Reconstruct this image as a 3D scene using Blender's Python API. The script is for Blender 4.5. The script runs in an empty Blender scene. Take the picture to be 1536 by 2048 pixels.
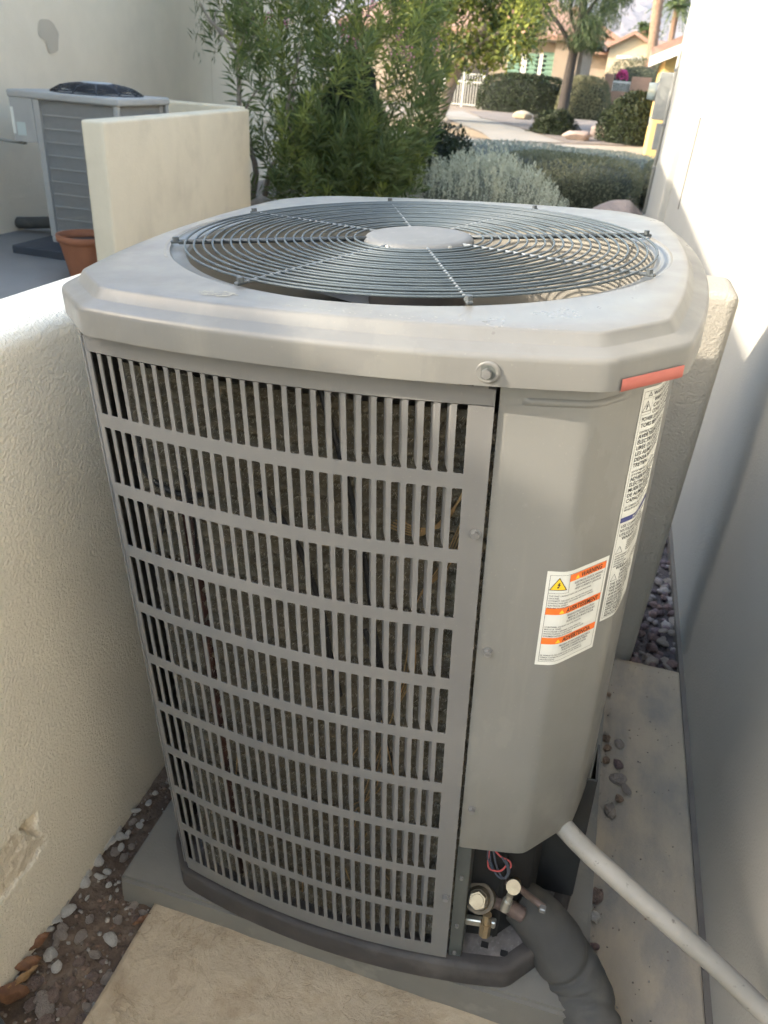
import bpy, bmesh, math, random
import numpy as np
from mathutils import Vector, Matrix, noise as mnoise

# ------------------------------------------------------------------ camera, sky, sun, exposure
SC = bpy.context.scene
COL = SC.collection
CAM = np.array([0.2187425839, -1.2829896834, 1.5666399788])
MW = np.array([[0.9575211727, 0.2798226023, 0.0696599967],
               [0.1982872217, -0.4635257808, -0.8636121978],
               [-0.2093690082, 0.8407396516, -0.4993209955]])      # rows: right, down, forward
FPX = 1513.82
cam = bpy.data.cameras.new('camera')
cam.sensor_fit = 'VERTICAL'; cam.sensor_height = 36.0
cam.lens = FPX / 2048 * 36.0
cam.clip_start = 0.02; cam.clip_end = 9000
cam.dof.use_dof = True; cam.dof.focus_distance = 1.12; cam.dof.aperture_fstop = 8.5
cam_o = bpy.data.objects.new('camera', cam); COL.objects.link(cam_o)
r_, d_, f_ = MW
cam_o.matrix_world = Matrix(((r_[0], -d_[0], -f_[0], CAM[0]), (r_[1], -d_[1], -f_[1], CAM[1]),
                             (r_[2], -d_[2], -f_[2], CAM[2]), (0, 0, 0, 1)))
SC.camera = cam_o

SUN_DIR = Vector((1.0, 0.54, -0.535)).normalized()          # the way the light travels
w = bpy.data.worlds.new('World'); SC.world = w; w.use_nodes = True
nt = w.node_tree
bg = nt.nodes['Background']
sky = nt.nodes.new('ShaderNodeTexSky'); sky.sky_type = 'NISHITA'; sky.sun_disc = False
sky.sun_elevation = math.asin(-SUN_DIR.z)
sky.sun_rotation = math.atan2(-SUN_DIR.x, -SUN_DIR.y)
sky.air_density = 1.5; sky.dust_density = 3.0; sky.ozone_density = 2.0
nt.links.new(sky.outputs[0], bg.inputs[0]); bg.inputs[1].default_value = 0.15
sl = bpy.data.lights.new('sun', 'SUN'); sl.energy = 2.0; sl.angle = math.radians(0.5); sl.color = (1.0, 0.89, 0.74)
so = bpy.data.objects.new('sun', sl); COL.objects.link(so)
so.rotation_euler = SUN_DIR.to_track_quat('-Z', 'Y').to_euler()
vs = SC.view_settings
vs.view_transform = 'Standard'; vs.look = 'None'; vs.exposure = 2.30; vs.gamma = 1.0; vs.use_curve_mapping = False
SC.render.engine = 'CYCLES'
SC.cycles.use_denoising = True
SC.cycles.max_bounces = 7; SC.cycles.diffuse_bounces = 5; SC.cycles.use_adaptive_sampling = True; SC.cycles.adaptive_threshold = 0.03
SC.cycles.sample_clamp_indirect = 6.0

random.seed(7); rng = np.random.default_rng(7)

# ------------------------------------------------------------------ helpers
def ray(u, v):
    return MW.T @ np.array([(u - 768) / FPX, (v - 1024) / FPX, 1.0])
def at(u, v, Y):
    d = ray(u, v); t = (Y - CAM[1]) / d[1]; return CAM + t * d
def gz(y):                                                       # the ground rises gently across the street
    t = min(1, max(0, (y - 14) / 14.0)); return 0.5 * t * t * (3 - 2 * t)
def hit(u, v):
    d = ray(u, v); t = 1.0
    for k in range(4000):
        p = CAM + t * d
        if p[2] <= gz(p[1]): return p
        t += 0.03
    return p

def tag(o, label=None, cat=None, group=None, kind=None):
    if label: o['label'] = label
    if cat: o['category'] = cat
    if group: o['group'] = group
    if kind: o['kind'] = kind
    return o
def empty(name, loc=(0, 0, 0), rz=0.0):
    o = bpy.data.objects.new(name, None); COL.objects.link(o)
    o.location = loc; o.rotation_euler = (0, 0, rz); o.empty_display_size = 0.1
    return o
def mobj(name, verts, faces, mat, parent=None, smooth=False, loc=None):
    me = bpy.data.meshes.new(name); me.from_pydata([tuple(map(float, p)) for p in verts], [], faces); me.update()
    return link(name, me, mat, parent, smooth, loc)
def link(name, me, mat, parent=None, smooth=False, loc=None):
    if mat is not None and not me.materials: me.materials.append(mat)
    if smooth: me.polygons.foreach_set('use_smooth', [True] * len(me.polygons))
    o = bpy.data.objects.new(name, me); COL.objects.link(o)
    if parent: o.parent = parent
    if loc is not None: o.location = loc
    return o
def fast_mesh(name, V, F):
    """V (n,3), F (m,k) with the same k for every face"""
    me = bpy.data.meshes.new(name); k = F.shape[1]
    me.vertices.add(len(V)); me.vertices.foreach_set('co', V.astype(np.float32).ravel())
    me.loops.add(F.size); me.loops.foreach_set('vertex_index', F.astype(np.int32).ravel())
    me.polygons.add(len(F)); me.polygons.foreach_set('loop_start', np.arange(0, F.size, k, dtype=np.int32))
    me.update(calc_edges=True); return me
def grid_faces(nu, nv, wrap=False):
    F = []
    for i in range(nu if wrap else nu - 1):
        for j in range(nv - 1):
            a = i * nv + j; b = ((i + 1) % nu) * nv + j
            F.append((a, b, b + 1, a + 1))
    return F
def box_bm(bm, c, s, bevel=0.0, seg=2, rot=None):
    r = bmesh.ops.create_cube(bm, size=1.0)
    vs_ = r['verts']
    bmesh.ops.scale(bm, vec=s, verts=vs_)
    if bevel > 0:
        es = list({e for v in vs_ for e in v.link_edges})
        rr = bmesh.ops.bevel(bm, geom=es, offset=bevel, segments=seg, affect='EDGES', profile=0.6)
        vs_ = list({v for f in rr['faces'] for v in f.verts} | {v for v in vs_ if v.is_valid})
    if rot is not None: bmesh.ops.rotate(bm, cent=(0, 0, 0), matrix=rot, verts=vs_)
    bmesh.ops.translate(bm, vec=c, verts=vs_)
    return vs_
def cyl_bm(bm, p0, p1, r0, r1=None, seg=16, cap=True):
    p0 = Vector(p0); p1 = Vector(p1); r1 = r0 if r1 is None else r1
    d = p1 - p0; q = d.to_track_quat('Z', 'Y').to_matrix().to_4x4()
    m = Matrix.Translation((p0 + p1) / 2) @ q
    bmesh.ops.create_cone(bm, cap_ends=cap, segments=seg, radius1=r0, radius2=r1, depth=d.length, matrix=m)
def bobj(name, bm, mat, parent=None, smooth=False, loc=None, ang=None):
    me = bpy.data.meshes.new(name); bmesh.ops.recalc_face_normals(bm, faces=bm.faces[:]); bm.to_mesh(me); bm.free()
    o = link(name, me, mat, parent, smooth, loc)
    if smooth and ang: 
        try: me.set_sharp_from_angle(angle=math.radians(ang))
        except Exception: pass
    return o
def boxo(name, lo, hi, mat, parent=None, bevel=0.0, seg=2, smooth=False):
    bm = bmesh.new(); lo = Vector(lo); hi = Vector(hi)
    box_bm(bm, (lo + hi) / 2, hi - lo, bevel, seg)
    return bobj(name, bm, mat, parent, smooth, ang=40)
def tube_mesh(path, rad, seg=10, cap=True):
    """path list of points, rad number or list"""
    P = [Vector(p) for p in path]; n = len(P); V = []; F = []
    up = Vector((0, 0, 1)); prev = None
    for i, p in enumerate(P):
        t = (P[min(i + 1, n - 1)] - P[max(i - 1, 0)]).normalized()
        if prev is None:
            a = t.cross(up)
            if a.length < 1e-3: a = t.cross(Vector((1, 0, 0)))
        else: a = prev - t * prev.dot(t)
        a.normalize(); prev = a; b = t.cross(a)
        r = rad[i] if hasattr(rad, '__len__') else rad
        for k in range(seg):
            an = 2 * math.pi * k / seg
            V.append(p + (a * math.cos(an) + b * math.sin(an)) * r)
    for i in range(n - 1):
        for k in range(seg):
            k2 = (k + 1) % seg
            F.append((i * seg + k, i * seg + k2, (i + 1) * seg + k2, (i + 1) * seg + k))
    if cap:
        F.append(tuple(range(seg))[::-1]); F.append(tuple((n - 1) * seg + k for k in range(seg)))
    return V, F
def tubeo(name, path, rad, mat, parent=None, seg=10):
    V, F = tube_mesh(path, rad, seg); return mobj(name, V, F, mat, parent, True)
def spline(pts, n=8):
    P = [Vector(p) for p in pts]; out = []
    for i in range(len(P) - 1):
        p0 = P[max(i - 1, 0)]; p1 = P[i]; p2 = P[i + 1]; p3 = P[min(i + 2, len(P) - 1)]
        for k in range(n):
            t = k / n
            out.append(0.5 * ((2 * p1) + (p2 - p0) * t + (2 * p0 - 5 * p1 + 4 * p2 - p3) * t * t + (3 * p1 - p0 - 3 * p2 + p3) * t ** 3))
    out.append(P[-1]); return out

# ------------------------------------------------------------------ materials
def new_mat(name):
    m = bpy.data.materials.new(name); m.use_nodes = True
    return m, m.node_tree.nodes, m.node_tree.links, m.node_tree.nodes['Principled BSDF']
def pm(name, c1, c2=None, scale=6.0, rough=0.6, bump=0.0, bscale=200.0, bdist=0.002, metal=0.0, spec=0.5, c3=None, s3=2.0,
       t3=(0.55, 0.7), voro=0.0, vscale=60.0, sub=0.0, detail=6.0, coat=0.0, rvar=0.0, stretch=None):
    m, N, L, P = new_mat(name)
    P.inputs['Roughness'].default_value = rough; P.inputs['Metallic'].default_value = metal
    P.inputs['Specular IOR Level'].default_value = spec
    if coat: P.inputs['Coat Weight'].default_value = coat
    tc = N.new('ShaderNodeTexCoord'); src = tc.outputs['Object']
    if stretch:
        mp = N.new('ShaderNodeMapping'); mp.inputs['Scale'].default_value = stretch
        L.new(src, mp.inputs['Vector']); src = mp.outputs[0]
    def nz(sc, det=detail, ro=0.6):
        n = N.new('ShaderNodeTexNoise'); n.inputs['Scale'].default_value = sc; n.inputs['Detail'].default_value = det
        n.inputs['Roughness'].default_value = ro; L.new(src, n.inputs['Vector']); return n
    def mix(fac, a, b):
        x = N.new('ShaderNodeMix'); x.data_type = 'RGBA'; L.new(fac, x.inputs[0])
        for k, val in ((6, a), (7, b)):
            if isinstance(val, tuple): x.inputs[k].default_value = (*val, 1)
            else: L.new(val, x.inputs[k])
        return x.outputs[2]
    def ramp(fac, a, b):
        r = N.new('ShaderNodeMapRange'); L.new(fac, r.inputs[0]); r.inputs[1].default_value = a; r.inputs[2].default_value = b
        return r.outputs[0]
    col = None
    if c2 is None: P.inputs['Base Color'].default_value = (*c1, 1)
    else:
        col = mix(ramp(nz(scale).outputs[0], 0.35, 0.65), c1, c2)
    if c3 is not None:
        base = col if col is not None else c1
        col = mix(ramp(nz(s3).outputs[0], *t3), base, c3)
    if col is not None: L.new(col, P.inputs['Base Color'])
    if rvar:
        rr = N.new('ShaderNodeMapRange'); L.new(nz(scale * 2.3).outputs[0], rr.inputs[0])
        rr.inputs[1].default_value = .3; rr.inputs[2].default_value = .7; rr.inputs[3].default_value = rough - rvar; rr.inputs[4].default_value = rough + rvar
        L.new(rr.outputs[0], P.inputs['Roughness'])
    if bump:
        b = N.new('ShaderNodeBump'); b.inputs['Strength'].default_value = bump; b.inputs['Distance'].default_value = bdist
        h = nz(bscale, 4.0, 0.55).outputs[0]
        if voro:
            v = N.new('ShaderNodeTexVoronoi'); v.inputs['Scale'].default_value = vscale; v.feature = 'SMOOTH_F1'; L.new(src, v.inputs['Vector'])
            ad = N.new('ShaderNodeMath'); ad.operation = 'MULTIPLY_ADD'; L.new(v.outputs['Distance'], ad.inputs[0]); ad.inputs[1].default_value = voro
            L.new(h, ad.inputs[2]); h = ad.outputs[0]
        L.new(h, b.inputs['Height']); L.new(b.outputs[0], P.inputs['Normal'])
    return m
def leaf_mat(name, c1, c2, rough=0.55, trans=0.25, scale=1.2):
    m, N, L, P = new_mat(name)
    P.inputs['Roughness'].default_value = rough; P.inputs['Specular IOR Level'].default_value = 0.35
    geo = N.new('ShaderNodeNewGeometry')
    r = N.new('ShaderNodeMix'); r.data_type = 'RGBA'; L.new(geo.outputs['Random Per Island'], r.inputs[0])
    r.inputs[6].default_value = (*c1, 1); r.inputs[7].default_value = (*c2, 1)
    L.new(r.outputs[2], P.inputs['Base Color'])
    t = N.new('ShaderNodeBsdfTranslucent'); L.new(r.outputs[2], t.inputs[0])
    mx = N.new('ShaderNodeMixShader'); mx.inputs[0].default_value = trans
    L.new(P.outputs[0], mx.inputs[1]); L.new(t.outputs[0], mx.inputs[2])
    L.new(mx.outputs[0], N['Material Output'].inputs[0]); return m

M_ = {}
def paint_mat(name, base, rough=.42, streak=.85):
    m, N, L, P = new_mat(name); P.inputs['Specular IOR Level'].default_value = .5
    tc = N.new('ShaderNodeTexCoord'); src = tc.outputs['Object']
    def nz(sc, det, st=None):
        v = src
        if st:
            mp = N.new('ShaderNodeMapping'); mp.inputs['Scale'].default_value = st; L.new(src, mp.inputs['Vector']); v = mp.outputs[0]
        n = N.new('ShaderNodeTexNoise'); n.inputs['Scale'].default_value = sc; n.inputs['Detail'].default_value = det; n.inputs['Roughness'].default_value = .62; L.new(v, n.inputs['Vector']); return n.outputs[0]
    def rng_(f, a, b, c=0.0, d=1.0):
        r = N.new('ShaderNodeMapRange'); L.new(f, r.inputs[0])
        for k, x in zip((1, 2, 3, 4), (a, b, c, d)): r.inputs[k].default_value = x
        return r.outputs[0]
    def mix(f, a, b):
        x = N.new('ShaderNodeMix'); x.data_type = 'RGBA'; L.new(f, x.inputs[0])
        for k, val in ((6, a), (7, b)):
            if isinstance(val, tuple): x.inputs[k].default_value = (*val, 1)
            else: L.new(val, x.inputs[k])
        return x.outputs[2]
    sc = lambda k, t=(1, 1, 1): tuple(base[i] * k * t[i] for i in range(3))
    c = mix(rng_(nz(2.2, 4), .35, .65), sc(.93), sc(1.06))                              # chalky fading
    c = mix(rng_(nz(14, 8, (1, 1, .10)), .52, .72, 0, streak), c, sc(1.20, (1, .99, .95)))  # run marks
    c = mix(rng_(nz(9, 8, (1, 1, .16)), .56, .78, 0, streak * .8), c, sc(.80, (1, .97, .90)))
    c = mix(rng_(nz(3.1, 9, (1, 1, .45)), .575, .59, 0, streak * .55), c, sc(1.13, (1, 1, .97)))      # dried water marks with an edge
    c = mix(rng_(nz(4.3, 9, (1, 1, .5)), .60, .612, 0, streak * .5), c, sc(.90, (1, .98, .95)))
    c = mix(rng_(nz(260, 3), .66, .74, 0, .55), c, sc(1.45, (1, .98, .9)))               # dust specks
    c = mix(rng_(nz(70, 5), .66, .78, 0, .5), c, sc(1.25))
    L.new(c, P.inputs['Base Color']); L.new(rng_(nz(6, 6), .3, .7, rough - .09, rough + .16), P.inputs['Roughness'])
    b = N.new('ShaderNodeBump'); b.inputs['Strength'].default_value = .12; b.inputs['Distance'].default_value = .0012; L.new(nz(5, 3), b.inputs['Height']); L.new(b.outputs[0], P.inputs['Normal'])
    return m
M_['paint'] = paint_mat('unit_paint', (.188, .185, .171), .34)
M_['grille'] = paint_mat('grille_paint', (.156, .153, .147), .45, .35)
M_['pan'] = pm('base_pan', (.060, .052, .047), (.042, .037, .034), 14, .75, .25, 500, .001, c3=(.085, .076, .068), s3=6)
M_['plate'] = pm('pan_floor', (.18, .16, .15), (.12, .11, .10), 40, .85, .4, 700, .0015, c3=(.23, .21, .195), s3=120, t3=(.55, .7))
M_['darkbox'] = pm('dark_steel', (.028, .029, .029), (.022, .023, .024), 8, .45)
M_['post'] = pm('corner_post', (.085, .092, .083), (.07, .076, .07), 10, .5)
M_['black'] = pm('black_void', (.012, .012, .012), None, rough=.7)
M_['wire'] = pm('guard_wire', (.075, .095, .106), (.06, .077, .086), 30, .5, spec=.4)
M_['spoke'] = pm('guard_spoke', (.05, .06, .065), (.07, .08, .085), 30, .5)
M_['spokel'] = pm('spoke_highlight', (.20, .215, .22), (.16, .172, .178), 60, .5)  # pale tone stands in for the highlights along the spokes
M_['hub'] = pm('hub_cap', (.135, .139, .138), (.118, .122, .121), 12, .6, c3=(.165, .165, .158), s3=60, t3=(.55, .8))
M_['shroud'] = pm('fan_shroud', (.23, .215, .18), (.20, .187, .158), 8, .6)
M_['coil'] = pm('coil_tubes', (.18, .152, .10), (.11, .093, .062), 30, .5, .6, 420, .003, metal=.3, c3=(.20, .185, .15), s3=14, t3=(.6, .75))
M_['fin'] = leaf_mat('spine_fins', (.07, .06, .04), (.50, .46, .37), .35, 0.0)  # brightest random tones paint the glints on the fins
M_['zinc'] = pm('zinc_screw', (.42, .42, .41), (.34, .34, .34), 90, .32, metal=.8)
M_['zincd'] = pm('dull_screw', (.26, .26, .255), None, rough=.4, metal=.6)
M_['brass'] = pm('brass', (.42, .33, .20), (.33, .25, .15), 60, .38, metal=.7)
M_['brassd'] = pm('dusty_brass', (.16, .132, .09), (.115, .092, .064), 40, .65, metal=.2)
M_['silver'] = pm('silver_cap', (.55, .54, .48), None, rough=.3, metal=.8)
M_['copper'] = pm('copper_pipe', (.19, .135, .115), (.14, .105, .09), 30, .6, metal=.3)
M_['rubber'] = pm('insulation_foam', (.05, .048, .044), (.066, .063, .056), 10, .8, .25, 260, .001, c3=(.115, .105, .085), s3=9, t3=(.5, .75))
M_['conduit'] = pm('grey_conduit', (.27, .255, .225), (.22, .21, .185), 12, .5, .15, 400, .0006, c3=(.13, .12, .105), s3=70, t3=(.63, .70))
M_['label'] = pm('label_paper', (.66, .66, .61), (.62, .62, .57), 12, .45)
M_['orange'] = pm('label_orange', (.82, .17, .025), None, rough=.5)
M_['blue'] = pm('label_blue', (.045, .055, .19), None, rough=.5)
M_['yellow'] = pm('label_yellow', (.85, .55, .03), None, rough=.5)
M_['ink'] = pm('label_ink', (.018, .018, .018), None, rough=.6)
M_['inkg'] = pm('label_fine_ink', (.07, .07, .07), None, rough=.6)
M_['tape'] = pm('salmon_tape', (.46, .125, .095), (.43, .115, .088), 30, .5)
M_['redwire'] = pm('red_wire', (.50, .09, .09), None, rough=.5)
M_['bluewire'] = pm('blue_wire', (.06, .075, .10), None, rough=.5)
M_['blkcable'] = pm('black_cable', (.02, .02, .02), None, rough=.5)
M_['twig'] = pm('dry_twig', (.36, .24, .10), (.28, .18, .08), 60, .7)
M_['redpipe'] = pm('red_pipe', (.055, .018, .012), (.035, .013, .010), 20, .5)
M_['scale'] = pm('mineral_scale', (.36, .345, .29), (.42, .40, .345), 60, .9)

def stucco(name, c1, c2, c3, b=.9, bs=75, bd=.004, s3=1.3, t3=(.5, .75), vs=55):
    return pm(name, c1, c2, 3.0, .92, b, bs, bd, spec=.2, c3=c3, s3=s3, t3=t3, voro=.3, vscale=vs)
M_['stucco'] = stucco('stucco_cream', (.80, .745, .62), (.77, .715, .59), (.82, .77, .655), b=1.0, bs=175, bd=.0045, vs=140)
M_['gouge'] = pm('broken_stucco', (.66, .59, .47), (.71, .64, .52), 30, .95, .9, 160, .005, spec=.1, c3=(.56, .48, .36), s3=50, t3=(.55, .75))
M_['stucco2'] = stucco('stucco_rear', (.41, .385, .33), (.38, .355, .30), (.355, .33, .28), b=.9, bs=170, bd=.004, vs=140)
M_['white'] = stucco('stucco_white', (.415, .407, .372), (.395, .388, .355), (.435, .426, .392), b=.7, bs=170, bd=.0022, vs=130)
M_['neigh'] = stucco('stucco_neighbour', (.68, .585, .455), (.645, .555, .43), (.60, .515, .40), b=.5, bs=40, bd=.004, s3=.9)
M_['midwall'] = stucco('stucco_tan', (.70, .60, .435), (.66, .565, .41), (.59, .50, .36), b=.4, bs=50, bd=.004, s3=2.6)

# ------------------------------------------------------------------ ground
def slab_mat():
    m, N, L, P = new_mat('stamped_concrete'); P.inputs['Roughness'].default_value = .82; P.inputs['Specular IOR Level'].default_value = .3
    tc = N.new('ShaderNodeTexCoord')
    def nz(sc, det, dist=0.0, ro=.6):
        n = N.new('ShaderNodeTexNoise'); n.inputs['Scale'].default_value = sc; n.inputs['Detail'].default_value = det; n.inputs['Distortion'].default_value = dist; n.inputs['Roughness'].default_value = ro
        L.new(tc.outputs['Object'], n.inputs['Vector']); return n.outputs[0]
    def rp(f, pts):
        r = N.new('ShaderNodeValToRGB'); el = r.color_ramp.elements
        while len(el) < len(pts): el.new(.5)
        for e_, (p, c) in zip(el, pts): e_.position = p; e_.color = (*c, 1)
        L.new(f, r.inputs[0]); return r.outputs[0]
    c = rp(nz(7.5, 13, .35, .70), [(.28, (.35, .26, .165)), (.42, (.44, .345, .23)), (.52, (.50, .405, .28)), (.62, (.46, .365, .25)), (.74, (.56, .475, .345))])
    # hairline veins: the thin band where a distorted noise crosses its middle
    v = nz(2.1, 9, .5, .6); a = N.new('ShaderNodeMath'); a.operation = 'SUBTRACT'; L.new(v, a.inputs[0]); a.inputs[1].default_value = .5
    b = N.new('ShaderNodeMath'); b.operation = 'ABSOLUTE'; L.new(a.outputs[0], b.inputs[0])
    r = N.new('ShaderNodeMapRange'); L.new(b.outputs[0], r.inputs[0]); r.inputs[1].default_value = 0; r.inputs[2].default_value = .006; r.inputs[3].default_value = .35; r.inputs[4].default_value = 0
    mx = N.new('ShaderNodeMix'); mx.data_type = 'RGBA'; L.new(r.outputs[0], mx.inputs[0]); L.new(c, mx.inputs[6]); mx.inputs[7].default_value = (.36, .27, .17, 1)
    L.new(mx.outputs[2], P.inputs['Base Color'])
    h = N.new('ShaderNodeMath'); h.operation = 'MULTIPLY_ADD'; L.new(r.outputs[0], h.inputs[0]); h.inputs[1].default_value = -.25; L.new(nz(14, 12, .2, .68), h.inputs[2])
    bp_ = N.new('ShaderNodeBump'); bp_.inputs['Strength'].default_value = .9; bp_.inputs['Distance'].default_value = .014; L.new(h.outputs[0], bp_.inputs['Height']); L.new(bp_.outputs[0], P.inputs['Normal'])
    return m
def walk_mat():
    return pm('brushed_concrete', (.42, .34, .24), (.355, .295, .22), 4.5, .88, .6, 150, .003, spec=.25, c3=(.24, .22, .19), s3=3, t3=(.45, .65), stretch=(2.2, 1, 1), detail=9)
def gridpatch(name, x0, x1, y0, y1, nx, ny, zf, mat, parent=None, smooth=True):
    xs = np.linspace(x0, x1, nx); ys = np.linspace(y0, y1, ny)
    V = [(x, y, zf(x, y)) for x in xs for y in ys]
    return mobj(name, V, grid_faces(nx, ny), mat, parent, smooth)
def fb(x, y, s, o=3):
    return mnoise.fractal(Vector((x * s, y * s, 3.7)), 1.0, 2.0, o)

# terrain: gravelly soil everywhere, rising slightly across the street
ys = list(np.concatenate([np.arange(-12, 14, 2.0), np.arange(14, 32, 1.0), np.array([32, 40, 60, 100, 200, 400, 900, 2000, 6000])]))
xs = [-6000, -1500, -400, -120, -60, -40, -30, -20, -14, -10, -6, -3, 0, 3, 6, 10, 20, 40, 80, 200, 800, 4000]
V = [(x, y, gz(y) - .055) for x in xs for y in ys]
M_['soil'] = pm('desert_gravel', (.27, .225, .185), (.20, .165, .135), 3, .95, .8, 30, .02, spec=.1, c3=(.33, .28, .225), s3=16, t3=(.45, .6))
tag(mobj('ground', V, grid_faces(len(xs), len(ys)), M_['soil']), kind='structure')

def slab_block(name, x0, x1, y0, y1, top, mat, thick=.09, bev=.006, zf=None, nx=40, ny=60):
    g = gridpatch(name, x0, x1, y0, y1, nx, ny, zf or (lambda x, y: top), mat)
    me = g.data; bm = bmesh.new(); bm.from_mesh(me)
    be = [e for e in bm.edges if e.is_boundary]
    r = bmesh.ops.extrude_edge_only(bm, edges=be)
    for v in r['geom']:
        if isinstance(v, bmesh.types.BMVert): v.co.z = top - thick
    bm.to_mesh(me); bm.free(); return g
tag(slab_block('patio_slab', -.425, .455, -3.2, -.40, 0, slab_mat(), zf=lambda x, y: .004 * fb(x, y, 9, 4), nx=90, ny=150), kind='structure')
tag(slab_block('walkway', .459, .712, -3.2, .755, -.002, walk_mat(), zf=lambda x, y: -.002 + .0015 * fb(x * 6, y, 7, 2), nx=40, ny=160), kind='structure')
M_['wetdirt'] = pm('brown_dirt', (.15, .105, .075), (.105, .075, .055), 9, .95, .9, 45, .012, spec=.15, c3=(.20, .15, .11), s3=20, t3=(.5, .65))
def dirt_z(x, y): return -.028 + .010 * fb(x, y, 11, 4) + .004 * fb(x, y, 45, 2)
tag(gridpatch('dirt_strip', -.64, -.41, -1.4, .80, 60, 320, dirt_z, M_['wetdirt']), kind='structure')
M_['neighslab'] = pm('grey_concrete', (.27, .26, .245), (.23, .22, .205), 1.5, .85, .2, 60, .003, c3=(.31, .295, .27), s3=.8)
tag(slab_block('side_yard_slab', -9.0, -.79, -6, 5.75, -.006, M_['neighslab'], nx=6, ny=6), kind='structure')
M_['purple'] = pm('purple_gravel', (.14, .115, .11), (.10, .085, .085), 25, .95, 1.0, 60, .02, spec=.15, c3=(.19, .165, .15), s3=40)
tag(gridpatch('gravel_bed', -.60, .76, .757, 9.6, 30, 160, lambda x, y: -.035 + .008 * fb(x, y, 9, 3), M_['purple']), kind='structure')

# ------------------------------------------------------------------ screen wall round the unit (side leg with a broken patch, rear leg)
def rounded_wall(name, lo, hi, mat, parent, r=.03, wob=.004):
    bm = bmesh.new(); lo = Vector(lo); hi = Vector(hi); box_bm(bm, (lo + hi) / 2, hi - lo, r, 4)
    o = bobj(name, bm, mat, parent, True); return o
sw = empty('screen_wall', (-.69, .3, -.05)); 
tag(sw, 'low cream stucco screen wall wrapping two sides of the grey condenser', 'wall')
def in_wall(o): o.location = (-sw.location[0], -sw.location[1], -sw.location[2])
# side leg: dense face grid toward the unit so the gouge is real geometry
def on_face(u, v):
    d = ray(u, v); t = (-.61 - CAM[0]) / d[0]; p = CAM + t * d; return (p[1], p[2])
HOLE = [on_face(*q) for q in ((75, 1618), (73, 1645), (80, 1664), (97, 1678), (70, 1676), (36, 1661), (52, 1642))]
SCAR = [on_face(*q) for q in ((97, 1678), (92, 1696), (70, 1722), (48, 1752), (20, 1785), (-20, 1830), (-60, 1800), (-30, 1735), (0, 1698), (36, 1661))]
def sdist(P, y, z):
    inside = False; best = 1e9; n = len(P)
    for i in range(n):
        (x1, y1), (x2, y2) = P[i], P[(i + 1) % n]
        if (y1 > z) != (y2 > z) and y < (x2 - x1) * (z - y1) / (y2 - y1) + x1: inside = not inside
        dx, dy = x2 - x1, y2 - y1; t = max(0, min(1, ((y - x1) * dx + (z - y1) * dy) / (dx * dx + dy * dy)))
        best = min(best, math.hypot(y - x1 - t * dx, z - y1 - t * dy))
    return best if inside else -best
def gouge_depth(y, z):
    if not (-.80 < y < -.40 and .12 < z < .42): return 0
    n = .006 * fb(y, z, 40, 3); sm = lambda q: q * q * (3 - 2 * q); dep = 0
    a = sdist(HOLE, y, z) + n * .6
    if a > 0: dep = max(dep, sm(min(1, a / .008)) * (.020 + .006 * fb(y, z, 70, 3)))
    b = sdist(SCAR, y, z) + n
    if b > 0: dep = max(dep, sm(min(1, b / .010)) * (.0045 + .003 * fb(y, z, 60, 3)))
    return max(0, dep)
ysl = np.concatenate([np.arange(-3.2, -.78, .06), np.arange(-.78, -.34, .004), np.arange(-.34, 1.02, .02)]); zsl = np.concatenate([np.arange(-.10, .125, .03), np.arange(.14, .40, .004), np.arange(.40, 1.16, .03)])
prof = [( -.61, z) for z in zsl]
for k in range(1, 8):                                                 # rounded top edges
    a = math.pi / 2 * k / 7; prof.append((-.64 + .03 * math.cos(a), 1.16 + .03 * math.sin(a)))
for k in range(0, 8):
    a = math.pi / 2 + math.pi / 2 * k / 7; prof.append((-.745 + .03 * math.cos(a), 1.16 + .03 * math.sin(a)))
prof.append((-.775, -.10))
V = []; gm = []
for y in ysl:
    for (x, z) in prof:
        dd = gouge_depth(y, z) if x > -.611 and z < 1.1 else 0
        wv = .0035 * fb(y, z, 2.5, 2)
        V.append((x - dd + wv, y, z))
Fc = grid_faces(len(ysl), len(prof))
o = mobj('side_wall', V, Fc, M_['stucco'], sw, True)
o.data.materials.append(M_['gouge'])
P_ = len(prof)
for p in o.data.polygons:
    c = p.center
    if c.x > -.66 and c.z < .5 and gouge_depth(c.y, c.z) > .0025: p.material_index = 1
in_wall(o)
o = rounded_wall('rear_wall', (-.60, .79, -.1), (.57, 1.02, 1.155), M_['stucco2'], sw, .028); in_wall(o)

# ------------------------------------------------------------------ own house, at the right: sunlit white wall with a step and a far corner
hs = empty('stucco_house', (2.0, 3.0, 0))
tag(hs, 'white stucco house with a long sunlit side wall beside the walkway', 'house')
def rel(o, e): o.location = (-e.location[0], -e.location[1], -e.location[2])
bm = bmesh.new(); box_bm(bm, ((.725 + 9) / 2, (-9 + 10.6) / 2, 1.6), (9 - .725, 19.6, 3.4), .02, 3)
rel(bobj('wall', bm, M_['white'], hs, True), hs)
bm = bmesh.new(); box_bm(bm, ((.655 + .9) / 2, (7.05 + 10.75) / 2, 1.55), (.9 - .655, 3.70, 3.3), .025, 4)
rel(bobj('corner_pier', bm, M_['white'], hs, True), hs)
M_['base'] = pm('wall_base_screed', (.17, .145, .115), (.13, .11, .09), 6, .9, .5, 90, .003)
rel(boxo('weep_screed', (.7115, -9, -.06), (.7255, 7.05, .004), M_['base'], hs), hs)
# reveal joint: thin vertical groove strip on the sunlit wall
rel(boxo('control_joint', (.7205, 5.58, .8), (.7262, 5.605, 1.45), pm('joint_shadow', (.06, .05, .04)), hs), hs)
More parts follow.
